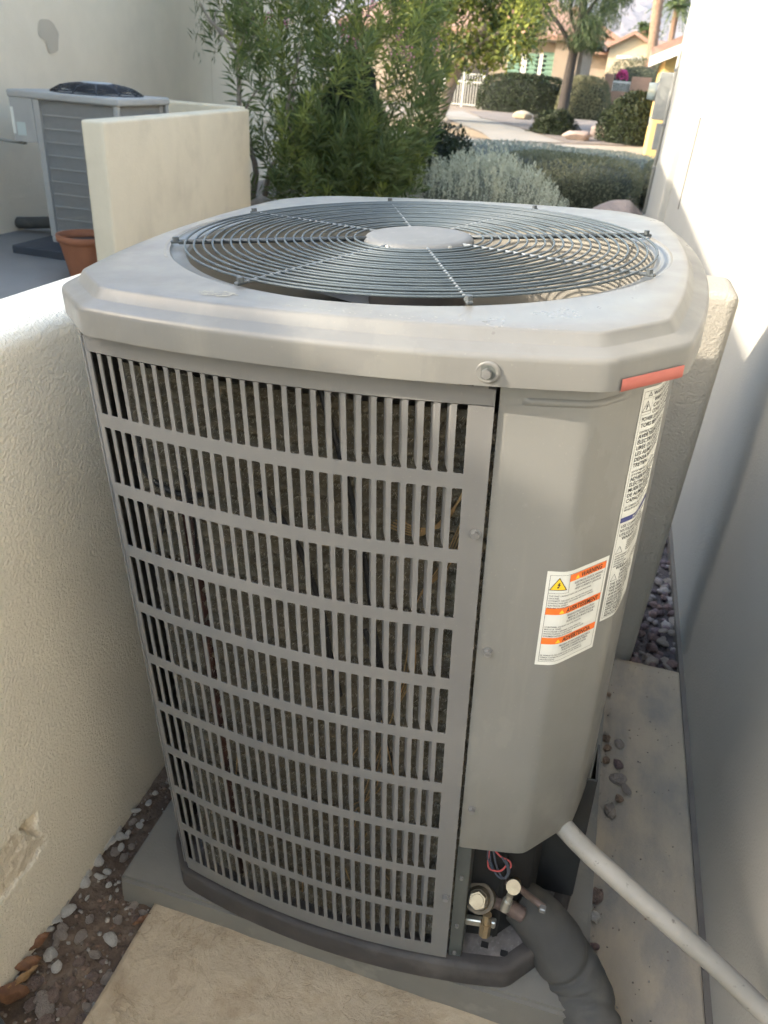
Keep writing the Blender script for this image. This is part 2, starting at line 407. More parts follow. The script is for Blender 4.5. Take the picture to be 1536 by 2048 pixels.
# conduit and straps fixed to the pier
rel(tubeo('riser_pipe', [(.635, 10.05, .2), (.635, 10.05, 2.05), (.66, 10.05, 2.10)], .022, M_['white'], hs, 10), hs)
for z in (.75, 1.25, 1.85): rel(boxo('pipe_strap', (.607, 10.02, z), (.664, 10.08, z + .03), M_['zincd'], hs, .003), hs)
# electric meter on the far end of the pier
em = empty('electric_meter', (.55, 10.5, 1.25)); tag(em, 'grey electric meter with glass dome on the corner of the white house', 'meter')
M_['meterbox'] = pm('meter_box', (.34, .34, .31), (.30, .30, .28), 6, .5)
m, N, L, P = new_mat('meter_glass'); P.inputs['Base Color'].default_value = (.55, .58, .50, 1); P.inputs['Roughness'].default_value = .12; P.inputs['Transmission Weight'].default_value = .45; M_['mglass'] = m
rel(boxo('meter_box', (.47, 10.40, 1.30), (.657, 10.68, 1.84), M_['meterbox'], em, .012), em)
bm = bmesh.new(); cyl_bm(bm, (.47, 10.54, 1.62), (.36, 10.54, 1.62), .105, .095, 24)
rel(bobj('meter_dome', bm, M_['mglass'], em, True, ang=40), em)
bm = bmesh.new(); cyl_bm(bm, (.475, 10.54, 1.62), (.455, 10.54, 1.62), .118, .118, 24)
rel(bobj('meter_ring', bm, M_['zincd'], em, True, ang=40), em)
rel(boxo('seal_tag', (.452, 10.46, 1.22), (.466, 10.54, 1.33), M_['label'], em), em)
rel(boxo('disconnect_box', (.56, 10.42, .95), (.657, 10.6, 1.26), M_['meterbox'], em, .008), em)

# ------------------------------------------------------------------ the condenser (local frame: origin at the middle of the pad top)
RU = Matrix(((0.9983504111, 0.0038426064, -0.0572860459), (-0.0052289634, 0.9996965912, -0.0240703863), (0.0571761718, 0.0243302267, 0.9980675956)))
H0 = .085
U = empty('condenser_unit', (0, 0, H0)); U.rotation_euler = RU.to_euler()
tag(U, 'large weathered grey air conditioner condenser with slotted front grille and round fan guard', 'air conditioner')
U.empty_display_size = .3

# pad: top follows the leaning unit, bottom lies on the ground
M_['pad'] = pm('composite_pad', (.20, .187, .158), (.165, .154, .13), 5, .8, .3, 200, .002, c3=(.26, .245, .205), s3=9)
def u2w(p): return RU @ Vector(p) + Vector((0, 0, H0))
bm = bmesh.new()
pc = [(-.506, -.447), (.468, -.447), (.468, .52), (-.506, .52)]
tv = [bm.verts.new(u2w((x, y, 0))) for x, y in pc]
bv = [bm.verts.new((t.co.x * 1.006, t.co.y * 1.006, -.045)) for t in tv]
bm.faces.new(tv); bm.faces.new(bv[::-1])
for i in range(4): bm.faces.new((tv[i], bv[i], bv[(i + 1) % 4], tv[(i + 1) % 4]))
bmesh.ops.bevel(bm, geom=bm.edges[:], offset=.008, segments=2, affect='EDGES')
tag(bobj('equipment_pad', bm, M_['pad'], None, True, ang=50), 'flat grey composite pad under the grille condenser', 'pad')

def yf(x, b=.452): return -b + .327 * x * x
def xs_(y, a=.425): return a - .357 * y * y
def resample(P, step, closed=True):
    P = [Vector((p[0], p[1])) for p in P]
    if closed: P = P + [P[0]]
    out = []; acc = 0.0; tot = sum((P[i + 1] - P[i]).length for i in range(len(P) - 1)); n = max(3, int(round(tot / step))); st = tot / n
    i = 0; seg = (P[1] - P[0]).length; pos = 0.0
    for k in range(n if closed else n + 1):
        t = k * st
        while i < len(P) - 2 and t > pos + seg + 1e-12:
            pos += seg; i += 1; seg = (P[i + 1] - P[i]).length
        out.append(P[i].lerp(P[i + 1], min(1, max(0, (t - pos) / max(seg, 1e-9)))))
    return out
def smoothc(P, it, closed=True):
    for _ in range(it):
        n = len(P)
        P = [P[i] if (not closed and i in (0, n - 1)) else (P[i - 1] + P[i] * 2 + P[(i + 1) % n]) / 4 for i in range(n)]
    return P
def octo(xc, yc, xcc, ycc, bf, bs, dl=.009):
    """closed bowed-octagon outline, counter-clockwise from the front left"""
    Q = []
    fr = lambda x: -(bf - (bf - ycc) * (x / xcc) ** 2)
    sd = lambda y: bs - (bs - xc) * (y / yc) ** 2
    Q += [(x, fr(x)) for x in np.linspace(-xcc, xcc, 40)]
    Q += [(sd(y), y) for y in np.linspace(-yc, yc, 40)]
    Q += [(x, -fr(x)) for x in np.linspace(xcc, -xcc, 40)]
    Q += [(-sd(y) - dl, y) for y in np.linspace(yc, -yc, 40)]
    return Q
LID = smoothc(resample(octo(.409, .360, .326, .447, .480, .446), .005), 6)
bq = [(x, yf(x)) for x in np.linspace(-.357, .313, 50)]
bq += [(xs_(y), y) for y in np.linspace(-.338, .338, 40)]
bq += [(x, -yf(x)) for x in np.linspace(.313, -.313, 40)]
bq += [(-xs_(y, .449), y) for y in np.linspace(.338, -.346, 40)]
BODY = smoothc(resample(bq, .005), 4)
_soft = smoothc(LID, 90)
def _wt(y): t = max(0, min(1, (y + .15) / .35)); return t * t * (3 - 2 * t)
LID = [a.lerp(b, _wt(a.y)) for a, b in zip(LID, _soft)]
def inset(P, d):
    n = len(P); out = []
    for i in range(n):
        t = (P[(i + 1) % n] - P[i - 1]).normalized(); nrm = Vector((-t.y, t.x))     # left of a ccw loop points inward
        out.append(P[i] + nrm * d)
    return out
# lid
prof = [(.012, 1.203), (.0025, 1.1985), (.0, 1.1995), (.0002, 1.228), (.0008, 1.2315), (.0025, 1.2345), (.0055, 1.2365), (.0215, 1.2410), (.0235, 1.2420), (.0300, 1.2525), (.0318, 1.2545), (.0350, 1.2555)]
V = []; nL = len(LID)
rings = [[Vector((p.x, p.y, z)) for p in smoothc(inset(LID, d), 0 if d < .015 else 14)] for d, z in prof]
last = rings[-1]
RO = .3925
def circ(th, r, z): return Vector((r * math.cos(th), r * math.sin(th), z))
ths = [math.atan2(p.y, p.x) for p in last]
def lidz(p): return 1.2555 - .0012 * max(0, mnoise.noise(Vector((p.x * 6, p.y * 6, 1))))
for t in (.3, .65): rings.append([(lambda q: Vector((q.x, q.y, lidz(q))))(last[i].lerp(circ(ths[i], RO, 1.2555), t)) for i in range(nL)])
for r, z in ((RO, 1.2555), (RO - .001, 1.2535), (RO - .004, 1.2515), (.374, 1.2500), (.369, 1.2480), (.366, 1.243)):
    rings.append([circ(th, r, z) for th in ths])
V = [p for i in range(nL) for p in [rr[i] for rr in rings]]
M_['lidpaint'] = paint_mat('lid_paint', (.163, .160, .148), .34)
lid = mobj('lid', V, grid_faces(nL, len(rings), True), M_['lidpaint'], U, True)
try: lid.data.set_sharp_from_angle(angle=math.radians(32))
except Exception: pass
# shroud inside the opening
sp = [(.368, 1.246), (.362, 1.22), (.358, 1.16), (.357, 1.10), (.364, 1.06), (.372, 1.04)]
V = [circ(2 * math.pi * k / 96, r, z) for k in range(96) for r, z in sp]
mobj('fan_shroud', V, [f[::-1] for f in grid_faces(96, len(sp), True)], M_['shroud'], U, True)
# fan: motor, three blades
fan = bpy.data.objects.new('fan', None); COL.objects.link(fan); fan.parent = U; fan.location = (0, 0, 1.1)
bm = bmesh.new(); cyl_bm(bm, (0, 0, -.09), (0, 0, .125), .082, .082, 32); bobj('motor', bm, M_['pan'], fan, True, ang=40)
M_['blade'] = pm('fan_blade', (.10, .10, .10), (.08, .08, .08), 10, .45)
for k in range(4):
    V = []
    for i in range(9):
        r = .06 + (.345 - .06) * i / 8
        for j in range(9):
            t = j / 8; an = k * math.pi / 2 + .5 + (-.45 + .9 * t) * (.55 + .45 * i / 8)
            V.append((r * math.cos(an), r * math.sin(an), -.03 + .07 * (t - .5) + .01 * math.sin(math.pi * t)))
    mobj('blade', V, grid_faces(9, 9), M_['blade'], fan, True)
# guard: rings, spokes, clips, hub
guard = bpy.data.objects.new('fan_guard', None); COL.objects.link(guard); guard.parent = U; guard.location = (0, 0, 1.257)
def torus(name, R, r, z, mat, parent, n=112, k=8):
    V = []
    for i in range(n):
        a = 2 * math.pi * i / n
        for j in range(k):
            b = 2 * math.pi * j / k; V.append(((R + r * math.cos(b)) * math.cos(a), (R + r * math.cos(b)) * math.sin(a), z + r * math.sin(b)))
    F = [(i * k + j, ((i + 1) % n) * k + j, ((i + 1) % n) * k + (j + 1) % k, i * k + (j + 1) % k) for i in range(n) for j in range(k)]
    return mobj(name, V, F, mat, parent, True)
NR = 20
for i in range(NR):
    R_ = .104 + (.3695 - .104) * i / (NR - 1)
    torus('ring', R_, .00178, .0035 + .0004 * math.sin(i * 2.3), M_['wire'], guard)
PH = -1.1671
for k in range(8):
    a = PH - k * math.pi / 4; c, s = math.cos(a), math.sin(a)
    thick = .0038 if k in (2, 6) else .0025
    tubeo('spoke', [(.085 * c, .085 * s, .0022), (.2 * c, .2 * s, .0018), (.381 * c, .381 * s, .0012)], thick, M_['spoke'] if k in (2, 6) else M_['spokel'], guard, 8)
    bm = bmesh.new(); box_bm(bm, (.384 * c, .384 * s, .0015), (.018, .008, .004), .001, 1, None)
    bmesh.ops.rotate(bm, cent=(.384 * c, .384 * s, 0), matrix=Matrix.Rotation(a, 3, 'Z'), verts=bm.verts[:])
    cyl_bm(bm, (.385 * c, .385 * s, .002), (.385 * c, .385 * s, .009), .0052, .0048, 6)
    bobj('clip', bm, M_['spoke'], guard)
bm = bmesh.new(); V = []
hp = [(0.0, .0085), (.05, .0083), (.075, .0075), (.084, .0058), (.089, .001), (.0905, -.008), (.086, -.010)]
V = [(r * math.cos(2 * math.pi * k / 72), r * math.sin(2 * math.pi * k / 72), z) for k in range(72) for r, z in hp]
mobj('hub', V, grid_faces(72, len(hp), True), M_['hub'], guard, True); bm.free()
for an in (-1.9, -.75, .6, 2.3):
    bm = bmesh.new(); cyl_bm(bm, (.087 * math.cos(an), .087 * math.sin(an), .001), (.0905 * math.cos(an), .0905 * math.sin(an), .002), .0035, .003, 8); bobj('rivet', bm, M_['zinc'], guard)

# body cladding: strip of the outline between two arc positions, extruded in z
def s_at(P):
    S = [0.0]
    for i in range(1, len(P)): S.append(S[-1] + (P[i] - P[i - 1]).length)
    return S
iF = max(range(len(BODY)), key=lambda i: -abs(BODY[i].x + .3535) * 10 - (BODY[i].y + .41) ** 2 * 50 - (100 if BODY[i].y > 0 else 0))
BODY = BODY[iF:] + BODY[:iF]                          # start at the left seam, run counter-clockwise along the front
SB = s_at(BODY)
def surf(s, off=0.0):
    s = max(0, min(SB[-1] - 1e-6, s)); lo = 0; hi = len(SB) - 1
    while hi - lo > 1:
        m = (lo + hi) // 2
        if SB[m] <= s: lo = m
        else: hi = m
    t = (s - SB[lo]) / (SB[hi] - SB[lo]); p = BODY[lo].lerp(BODY[hi], t)
    tg = (BODY[hi] - BODY[lo]).normalized(); n = Vector((tg.y, -tg.x))
    return p + n * off, n
def s_of(x, y):
    return SB[min(range(len(BODY)), key=lambda i: (BODY[i].x - x) ** 2 + (BODY[i].y - y) ** 2)]
sR = s_of(.203, yf(.203)); sCe = s_of(.41, -.20)
def sheet(name, s0, s1, z0, z1, off, th, mat, parent, n=None, zs=None, lip=True):
    n = n or max(2, int((s1 - s0) / .006)); V = []; F = []
    zs = zs or [z0, z0 + .003, z1 - .003, z1]
    k = len(zs)
    for i in range(n + 1):
        s = s0 + (s1 - s0) * i / n
        for j, z in enumerate(zs):
            o_ = off - (.0015 if (lip and j in (0, k - 1)) else 0) - (.0015 if (lip and i in (0, n)) else 0)
            p, nn = surf(s, o_); V.append((p.x, p.y, z))
    F = grid_faces(n + 1, k); m = len(V)
    for i in range(n + 1):
        s = s0 + (s1 - s0) * i / n
        for z in zs:
            p, nn = surf(s, off - th); V.append((p.x, p.y, z))
    F += [tuple(q + m for q in f[::-1]) for f in grid_faces(n + 1, k)]
    for i in range(n):
        a = i * k; b = (i + 1) * k; F.append((a, a + m, b + m, b)); a += k - 1; b += k - 1; F.append((b, b + m, a + m, a))
    for j in range(k - 1):
        a = j; F.append((a + 1, a + 1 + m, a + m, a)); a = n * k + j; F.append((a, a + m, a + m + 1, a + 1))
    o = mobj(name, V, F, mat, parent, True)
    try: o.data.set_sharp_from_angle(angle=math.radians(45))
    except Exception: pass
    return o
# the corner posts, side and rear panels
sSide1 = s_of(.36, .36); sSide2 = s_of(-.36, .36); sEnd = SB[-1]
sheet('side_panel', sCe + .004, sSide1, .05, 1.19, -.002, .002, M_['paint'], U)
sheet('rear_panel', sSide1 + .004, sSide2 - .004, .05, 1.19, -.002, .002, M_['paint'], U)
sheet('side_panel', sSide2, sEnd - .07, .05, 1.19, -.002, .002, M_['paint'], U)
sheet('corner_post', sEnd - .068, sEnd - .0035, .05, 1.197, .0, .003, M_['grille'], U)
sheet('post_fold', sEnd - .014, sEnd - .010, .05, 1.192, .0035, .004, M_['grille'], U)
# control panel that wraps the front right corner
CZ0, CZ1 = .378, 1.195
ctrl = sheet('control_panel', sR + .005, sCe, CZ0, CZ1, .0, .004, M_['paint'], U, zs=[CZ0, CZ0 + .003, .6, .9, 1.13, 1.166, CZ1 - .002, CZ1])
# folded rib near its top edge
sA = sR + .03; n = 60; V = []
for i in range(n + 1):
    s = sA + (s_of(.350, -.374) - sA) * i / n
    e = min(1, min(i, (n - i) * .35) / 4)
    for dz, d in ((-.006, 0), (-.003, .0022), (0, .003), (.003, .0022), (.006, 0)):
        p, nn = surf(s, .0002 + d * e); V.append((p.x, p.y, 1.1735 + dz * .8))
mobj('rib', V, grid_faces(n + 1, 5), M_['paint'], ctrl, True)

# front grille: border frame, cross bars, slats
G0, G1 = .060, 1.1948
sL, sRt = .0035, sR
PIT = .01867; SLOT = .0123; NCOL = 28; NROW = 10; ZP = .1090; SH = .0885
s_first = s_of(-.341, yf(-.341))
GO = .0045                                    # stands proud of the cladding
row_top = [1.1665 - ZP * i for i in range(NROW)]
zt_, zb_ = row_top[0], row_top[-1] - SH
PIT = (s_of(.1755, yf(.1755)) - s_first - SLOT) / (NCOL - 1)
s_lastR = s_first + PIT * (NCOL - 1) + SLOT
grille = bpy.data.objects.new('front_grille', None); COL.objects.link(grille); grille.parent = U
sheet('top_rail', sL, sRt, zt_, G1, GO, .0015, M_['grille'], grille, zs=[zt_, zt_ + .001, G1 - .006, G1 - .002, G1])
sheet('bottom_rail', sL, sRt, G0, zb_, GO, .0015, M_['grille'], grille, zs=[G0, G0 + .004, zb_ - .001, zb_], lip=False)
sheet('stile', sL, s_first, zb_, zt_, GO, .0015, M_['grille'], grille, n=4, lip=False)
sheet('stile', s_lastR, sRt, zb_, zt_, GO, .0015, M_['grille'], grille, n=6, lip=False)
sheet('return_flange', sRt - .002, sRt, G0, G1 - .004, GO - .001, .016, M_['grille'], grille, n=1, lip=False)
sheet('return_flange', sL, sL + .002, G0, G1 - .004, GO - .001, .005, M_['grille'], grille, n=1, lip=False)
for i in range(NROW - 1):
    z1 = row_top[i] - SH; z0 = row_top[i + 1]
    sheet('crossbar', s_first, s_lastR, z0, z1, GO, .0015, M_['grille'], grille, zs=[z0, z0 + .001, z1 - .001, z1], lip=False)
# one slat: flat face with flared ends (round slot corners) and a folded flange on its left edge
hw = (PIT - SLOT) / 2; hh = SH / 2
def slat_mesh():
    bm = bmesh.new(); fr = .0024
    out = []
    for sg in (1, -1):                        # outline on the right side going up, then left side going down
        pass
    R = [(hw + fr * (1 - math.cos(a)), hh - fr + fr * math.sin(a)) for a in (0, .5, 1.0, math.pi / 2)]
    R = [(hw, hh - fr)] + [(hw + fr * (1 - math.cos(a)), hh - fr + fr * math.sin(a)) for a in (.55, 1.1, math.pi / 2)]
    right = [(x, -z) for x, z in reversed(R)] + R
    left = [(-x, z) for x, z in reversed(right)]
    vs_ = [bm.verts.new((x, 0, z)) for x, z in right + left]
    bm.faces.new(vs_)
    # rolled right-hand and left-hand edges: flange running back from the left edge, short lip on the right
    def strip(x0, y0, x1, y1, za, zb, cut=0.0):
        a = bm.verts.new((x0, y0, -za)); b = bm.verts.new((x0, y0, za)); c = bm.verts.new((x1, y1, zb)); d = bm.verts.new((x1, y1, -zb + cut)); bm.faces.new((a, b, c, d))
    strip(-hw, 0, -hw - .0012, .0022, hh - fr, hh - fr)
    zt2 = hh - fr; fl = [(-hw - .0012, .0022, -zt2), (-hw - .0012, .0022, zt2), (-hw - .0058, .0102, zt2), (-hw - .0058, .0102, -zt2 + .0115), (-hw - .0052, .0092, -zt2 + .0075), (-hw - .0040, .0071, -zt2 + .0040), (-hw - .0026, .0047, -zt2 + .0014)]
    bm.faces.new([bm.verts.new(q) for q in fl])
    strip(hw, 0, hw - .0004, .0024, hh - fr, hh - fr)
    me = bpy.data.meshes.new('slat'); bm.normal_update(); bm.to_mesh(me); bm.free(); me.materials.append(M_['grille'])
    return me
sme = slat_mesh()
for i in range(NROW):
    zc = row_top[i] - SH / 2
    for j in range(NCOL - 1):
        s = s_first + PIT * j + SLOT + hw
        p, nn = surf(s, GO)
        o = bpy.data.objects.new('slat', sme); COL.objects.link(o); o.parent = grille
        o.location = (p.x, p.y, zc); o.rotation_euler = (0, 0, math.atan2(nn.y, nn.x) + math.pi / 2)
# base pan
pan_out = inset(BODY, -.014); pan_n = len(pan_out)
prf = [(.0, .0), (.0, .046), (.004, .052), (.012, .054), (.030, .050)]
V = []
rr = [[(q.x, q.y, z) for q in inset(pan_out, d)] for d, z in prf]
V = [r[i] for i in range(pan_n) for r in rr]
pan = mobj('base_pan', V, grid_faces(pan_n, len(prf), True), M_['pan'], U, True)
V = [(q.x, q.y, .0495) for q in inset(pan_out, .028)]
mobj('pan_floor', V, [tuple(range(len(V)))], M_['plate'], pan)

# coil behind the grille: scalloped wall of spine-fin tubes, plus loose fins
TP = .0262; ncz = int((1.17 - .075) / TP)
V = []; n_s = 0; zs_ = []
for k in range(ncz):
    for q in range(6): zs_.append((.078 + TP * (k + q / 6), .0165 * abs(math.sin(math.pi * q / 6)) ** .8))
svals = np.arange(0.034, sR + .012, .008)
for s in svals:
    for z, d in zs_:
        p, nn = surf(s, -.034 + d + .0016 * mnoise.noise(Vector((s * 60, z * 90, 0)))); V.append((p.x, p.y, z))
V = np.array(V); F = np.array(grid_faces(len(svals), len(zs_)))
coil = link('coil', fast_mesh('coil', V, F), M_['coil'], U, True)
nf = 42000
s_r = rng.uniform(.034, sR + .01, nf); k_r = rng.integers(0, ncz, nf); q_r = rng.uniform(.08, .92, nf)
VF = np.zeros((nf * 3, 3))
for i in range(nf):
    z = .078 + TP * (k_r[i] + q_r[i]); d = .0165 * math.sin(math.pi * q_r[i]) ** .8
    p, nn = surf(s_r[i], -.034 + d); tg = Vector((-nn.y, nn.x))
    el = (q_r[i] - .5) * 2.4 + rng.normal(0, .35); az = rng.normal(0, .45)
    dr = Vector((nn.x * math.cos(el) + tg.x * az, nn.y * math.cos(el) + tg.y * az, math.sin(el))) * rng.uniform(.004, .0085)
    b = Vector((p.x, p.y, z)); w_ = Vector((tg.x, tg.y, rng.normal(0, .4))) * .00045
    VF[i * 3] = b - w_; VF[i * 3 + 1] = b + w_; VF[i * 3 + 2] = b + dr
o = link('coil_fins', fast_mesh('coil_fins', VF, np.arange(nf * 3).reshape(-1, 3)), M_['fin'], coil); o['kind'] = 'stuff'
# things caught between grille and coil: cables, copper, red pipe, twine
def behind(s_z, d=-.018): return [Vector((*surf(s, d)[0], z)) for s, z in s_z]
for pts in ([(.345, 1.16), (.375, 1.05), (.40, .93), (.415, .80), (.43, .72)], [(.25, 1.0), (.30, .93), (.335, .82), (.345, .74), (.36, .66)],
            [(.05, 1.06), (.05, .99), (.10, .965), (.16, .975)], [(.12, 1.0), (.135, .93), (.13, .87)], [(.40, .80), (.43, .70), (.43, .60), (.45, .52)], [(.08, .93), (.055, .86), (.07, .80)]):
    tubeo('cable', spline(behind(pts), 6), .0042, M_['blkcable'], U, 8)
tubeo('red_pipe', behind([(.118, .955), (.120, .80), (.122, .56), (.124, .34), (.125, .10)], -.024), .0105, M_['redpipe'], U, 10)
for q in range(5):
    tubeo('twine', spline(behind([(.435 + .003 * q, .98 + .004 * q), (.475, .972 + .003 * q), (.505 + .002 * q, 1.0), (.545, 1.06 + .01 * q)], -.014), 6), .0011, M_['twig'], U, 5)
for q in range(4):
    tubeo('twine', spline(behind([(.545, 1.05), (.51 + .004 * q, .94), (.475, .86), (.462 + .005 * q, .74), (.44, .62), (.405 + .008 * q, .48), (.38, .36 + .02 * q)], -.013), 6), .0010, M_['twig'], U, 5)
for q in range(7):
    s0 = rng.uniform(.1, .5); z0 = rng.uniform(.15, .8)
    tubeo('twig', behind([(s0, z0), (s0 + rng.normal(0, .03), z0 - rng.uniform(.04, .12))], -.012), .0012, M_['twig'], U, 5)

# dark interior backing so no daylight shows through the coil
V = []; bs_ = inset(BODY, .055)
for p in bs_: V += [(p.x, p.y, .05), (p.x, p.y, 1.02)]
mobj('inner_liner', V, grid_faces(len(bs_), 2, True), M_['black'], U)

# recess below the control panel, with valves and wires
sheet('service_post', sR + .004, sR + .026, .052, CZ0, -.006, .003, M_['post'], U, n=4, lip=False)
boxo('post_web', (.2265, -.425, .052), (.2295, -.34, CZ0), M_['post'], U)
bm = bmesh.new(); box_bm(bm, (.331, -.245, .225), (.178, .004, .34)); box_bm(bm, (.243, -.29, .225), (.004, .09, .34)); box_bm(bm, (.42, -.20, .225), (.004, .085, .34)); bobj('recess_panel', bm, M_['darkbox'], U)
for s_, z in ((.233, .30), (.233, .16), (.2315, .075)):
    bm = bmesh.new(); cyl_bm(bm, (.218, -.436, z), (.218, -.441, z), .0035, .003, 8); bobj('screw', bm, M_['zincd'], U)
def screw(p, n, r=.0062, parent=U, mat='zincd', washer=True):
    n = Vector(n).normalized(); p = Vector(p); bm = bmesh.new()
    if washer: cyl_bm(bm, p, p + n * .0015, r * 1.25, r * 1.25, 16)
    cyl_bm(bm, p + n * .001, p + n * .0075, r, r * .95, 6); cyl_bm(bm, p + n * .0072, p + n * .0078, r * .5, r * .5, 10)
    return bobj('screw', bm, M_[mat], parent)
for x, z in ((.1935, .996), (.1935, .246)):
    p, nn = surf(s_of(x, yf(x)), GO); screw((p.x, p.y, z), (nn.x, nn.y, 0), .0055)
for x, z in ((.222, .805), (.224, .478)):
    p, nn = surf(s_of(x, yf(x)), .0); screw((p.x, p.y, z), (nn.x, nn.y, 0), .0055)
p, nn = surf(s_of(-.345, yf(-.345)), .004); screw((p.x, p.y, 1.1925), (nn.x, nn.y, 0), .0035)
# lid bolt in its dimple on the rim
pl = min(LID, key=lambda q: (q.x - .196) ** 2 + (q.y + .47) ** 2)
bm = bmesh.new(); V = []
for k in range(28):
    a = 2 * math.pi * k / 28
    for r, d in ((.0175, -.0009), (.015, -.0014), (.012, .0022), (.0085, .0026), (0, .0026)):
        V.append((pl.x + r * math.cos(a), pl.y + .001 - (-.0002 if d < 0 else 0) - (0.0012 if d < 0 else -.0), 1.2150 + r * math.sin(a)))
bm.free()
cupV = []
for k in range(28):
    a = 2 * math.pi * k / 28
    for r, d in ((.0145, .0004), (.0128, -.0013), (.0112, -.0014), (.0090, -.0003), (.0001, -.0002)):
        cupV.append((pl.x + r * math.cos(a), pl.y + d, 1.2150 + r * math.sin(a) * .88))
dim = mobj('bolt_dimple', cupV, grid_faces(28, 5, True), M_['lidpaint'], lid, True)
bm = bmesh.new(); cyl_bm(bm, (pl.x, pl.y + .001, 1.2150), (pl.x, pl.y - .0007, 1.2150), .0094, .0094, 24); bobj('dimple_shade', bm, M_['post'], lid)  # dark disc paints the shadow inside the dimple
screw((pl.x, pl.y - .0004, 1.2150), (0, -1, 0), .0058, lid, 'zinc', False)
# gap clips visible under the rim
boxo('seam_clip', (.165, -.462, 1.1955), (.182, -.442, 1.199), M_['black'], U)
boxo('seam_clip', (.198, -.458, 1.193), (.206, -.438, 1.199), M_['black'], U)

# service valves: suction valve, liquid valve, stems and caps
val = bpy.data.objects.new('service_valve', None); COL.objects.link(val); val.parent = U; val.location = (-.012, 0, .024)
val.location = (0, 0, 0)
val2 = bpy.data.objects.new('liquid_valve', None); COL.objects.link(val2); val2.parent = U
RUi = RU.transposed()
def up(u, v, yU):                                   # pixel to a point of the unit's own frame, on its plane y = yU
    c = RUi @ (Vector(CAM) - Vector((0, 0, H0))); d = RUi @ Vector(ray(u, v)); return c + d * ((yU - c.y) / d.y)
ax = Vector((-.03, -.66, .75)).normalized()
c0 = up(955, 1801, -.415)                           # suction valve, its cap faces up and out
bm = bmesh.new(); cyl_bm(bm, c0 - ax * .080, c0 - ax * .030, .031, .027, 24); cyl_bm(bm, c0 - ax * .032, c0 - ax * .012, .0215, .0175, 24); bobj('valve_body', bm, M_['brassd'], val, True, ang=40)
bm = bmesh.new(); cyl_bm(bm, c0 - ax * .013, c0 + ax * .004, .0160, .0155, 6); cyl_bm(bm, c0 + ax * .003, c0 + ax * .0055, .0118, .0110, 20); bobj('valve_cap', bm, M_['brass'], val, True, ang=30)
a0, a1, a2_ = up(975, 1828, -.405), up(972, 1845, -.408), up(968, 1868, -.412)
bm = bmesh.new(); cyl_bm(bm, a0, a1, .008, .008, 12); cyl_bm(bm, a1, a2_, .0105, .0105, 8); bobj('port_cap', bm, M_['brass'], val, True, ang=30)
b0 = up(948, 1841, -.400); bm = bmesh.new(); box_bm(bm, b0, (.034, .012, .017), .002, 1, Matrix.Rotation(-.2, 3, 'Y')); bobj('valve_bracket', bm, M_['silver'], val)
b0 = up(986, 1846, -.398); bm = bmesh.new(); box_bm(bm, b0, (.010, .012, .018), .002, 1); bobj('valve_bracket', bm, M_['silver'], val)
tubeo('valve_pipe', spline([c0 - ax * .05, up(990, 1800, -.37), up(1015, 1812, -.36), up(1045, 1830, -.36)], 6), .0145, M_['copper'], val, 12)
c1 = up(1027, 1774, -.385)                          # liquid valve
bm = bmesh.new(); cyl_bm(bm, c1 - ax * .055, c1 - ax * .010, .0115, .0115, 14); cyl_bm(bm, c1 - ax * .012, c1 + ax * .003, .0135, .0130, 18); bobj('valve_cap', bm, M_['brass'], val2, True, ang=30)
a0, a1, a2_ = up(1020, 1790, -.39), up(1016, 1800, -.392), up(1009, 1818, -.395)
bm = bmesh.new(); cyl_bm(bm, a0, a1, .0062, .0062, 12); cyl_bm(bm, a1, a2_, .0088, .0088, 14); bobj('port_cap', bm, M_['silver'], val2, True, ang=30)
tubeo('liquid_pipe', spline([up(938, 1742, -.34), up(985, 1752, -.345), c1 - ax * .03, up(1062, 1795, -.345), up(1088, 1815, -.35)], 6), .0065, M_['copper'], val2, 10)
bm = bmesh.new(); q0, q1 = up(952, 1757, -.345), up(1008, 1770, -.350); cyl_bm(bm, q0, q1, .0095, .0095, 14); bobj('drier', bm, M_['conduit'], val2, True, ang=40)
for mt, pts in (('redwire', [(982, 1692), (976, 1722), (980, 1738), (1000, 1742), (1012, 1732)]), ('redwire', [(985, 1694), (1000, 1712), (1018, 1722), (1022, 1732), (1018, 1738)]),
                ('bluewire', [(980, 1692), (982, 1722), (992, 1748), (1004, 1757), (1014, 1750), (1014, 1732), (1004, 1715)]), ('bluewire', [(986, 1694), (992, 1728), (1002, 1752), (1012, 1756), (1019, 1742), (1012, 1720)]), ('bluewire', [(977, 1692), (976, 1716), (984, 1738)])):
    tubeo('control_wire', spline([up(u, v, -.375 - .003 * q) for q, (u, v) in enumerate(pts)], 6), .0017, M_[mt], U, 6)
tb_ = up(1085, 1818, -.355)
bm = bmesh.new(); box_bm(bm, tb_, (.012, .012, .012), .002, 1); bobj('pipe_clamp', bm, M_['zincd'], val2)
for x, y in ((.262, -.392), (.300, -.398), (.262, -.365)): boxo('drain_hole', (x, y - .006, .0498), (x + .014, y + .006, .0506), M_['black'], pan)

# mineral scale left by water on the lid
def blob_patch(name, cx, cy, rx, ry, z, n, mat, parent, lo=.0015, hi=.005):
    V = []; F = []
    for k in range(n):
        a = rng.uniform(0, 2 * math.pi); q = rng.uniform(.55, 1.0) if rng.random() < .7 else rng.uniform(0, 1)
        x = cx + rx * q * math.cos(a); y = cy + ry * q * math.sin(a); r = rng.uniform(lo, hi); m = len(V)
        for j in range(7):
            b = 2 * math.pi * j / 7; rr_ = r * rng.uniform(.5, 1.2); V.append((x + rr_ * math.cos(b) * 1.5, y + rr_ * math.sin(b), z))
        F.append(tuple(range(m, m + 7)))
    return mobj(name, V, F, mat, parent)
M_['faint'] = pm('faint_scale', (.265, .26, .23), (.30, .292, .26), 80, .9)
blob_patch('mineral_stain', -.150, -.405, .026, .013, 1.2562, 90, M_['scale'], lid, .0006, .0022)['kind'] = 'stuff'
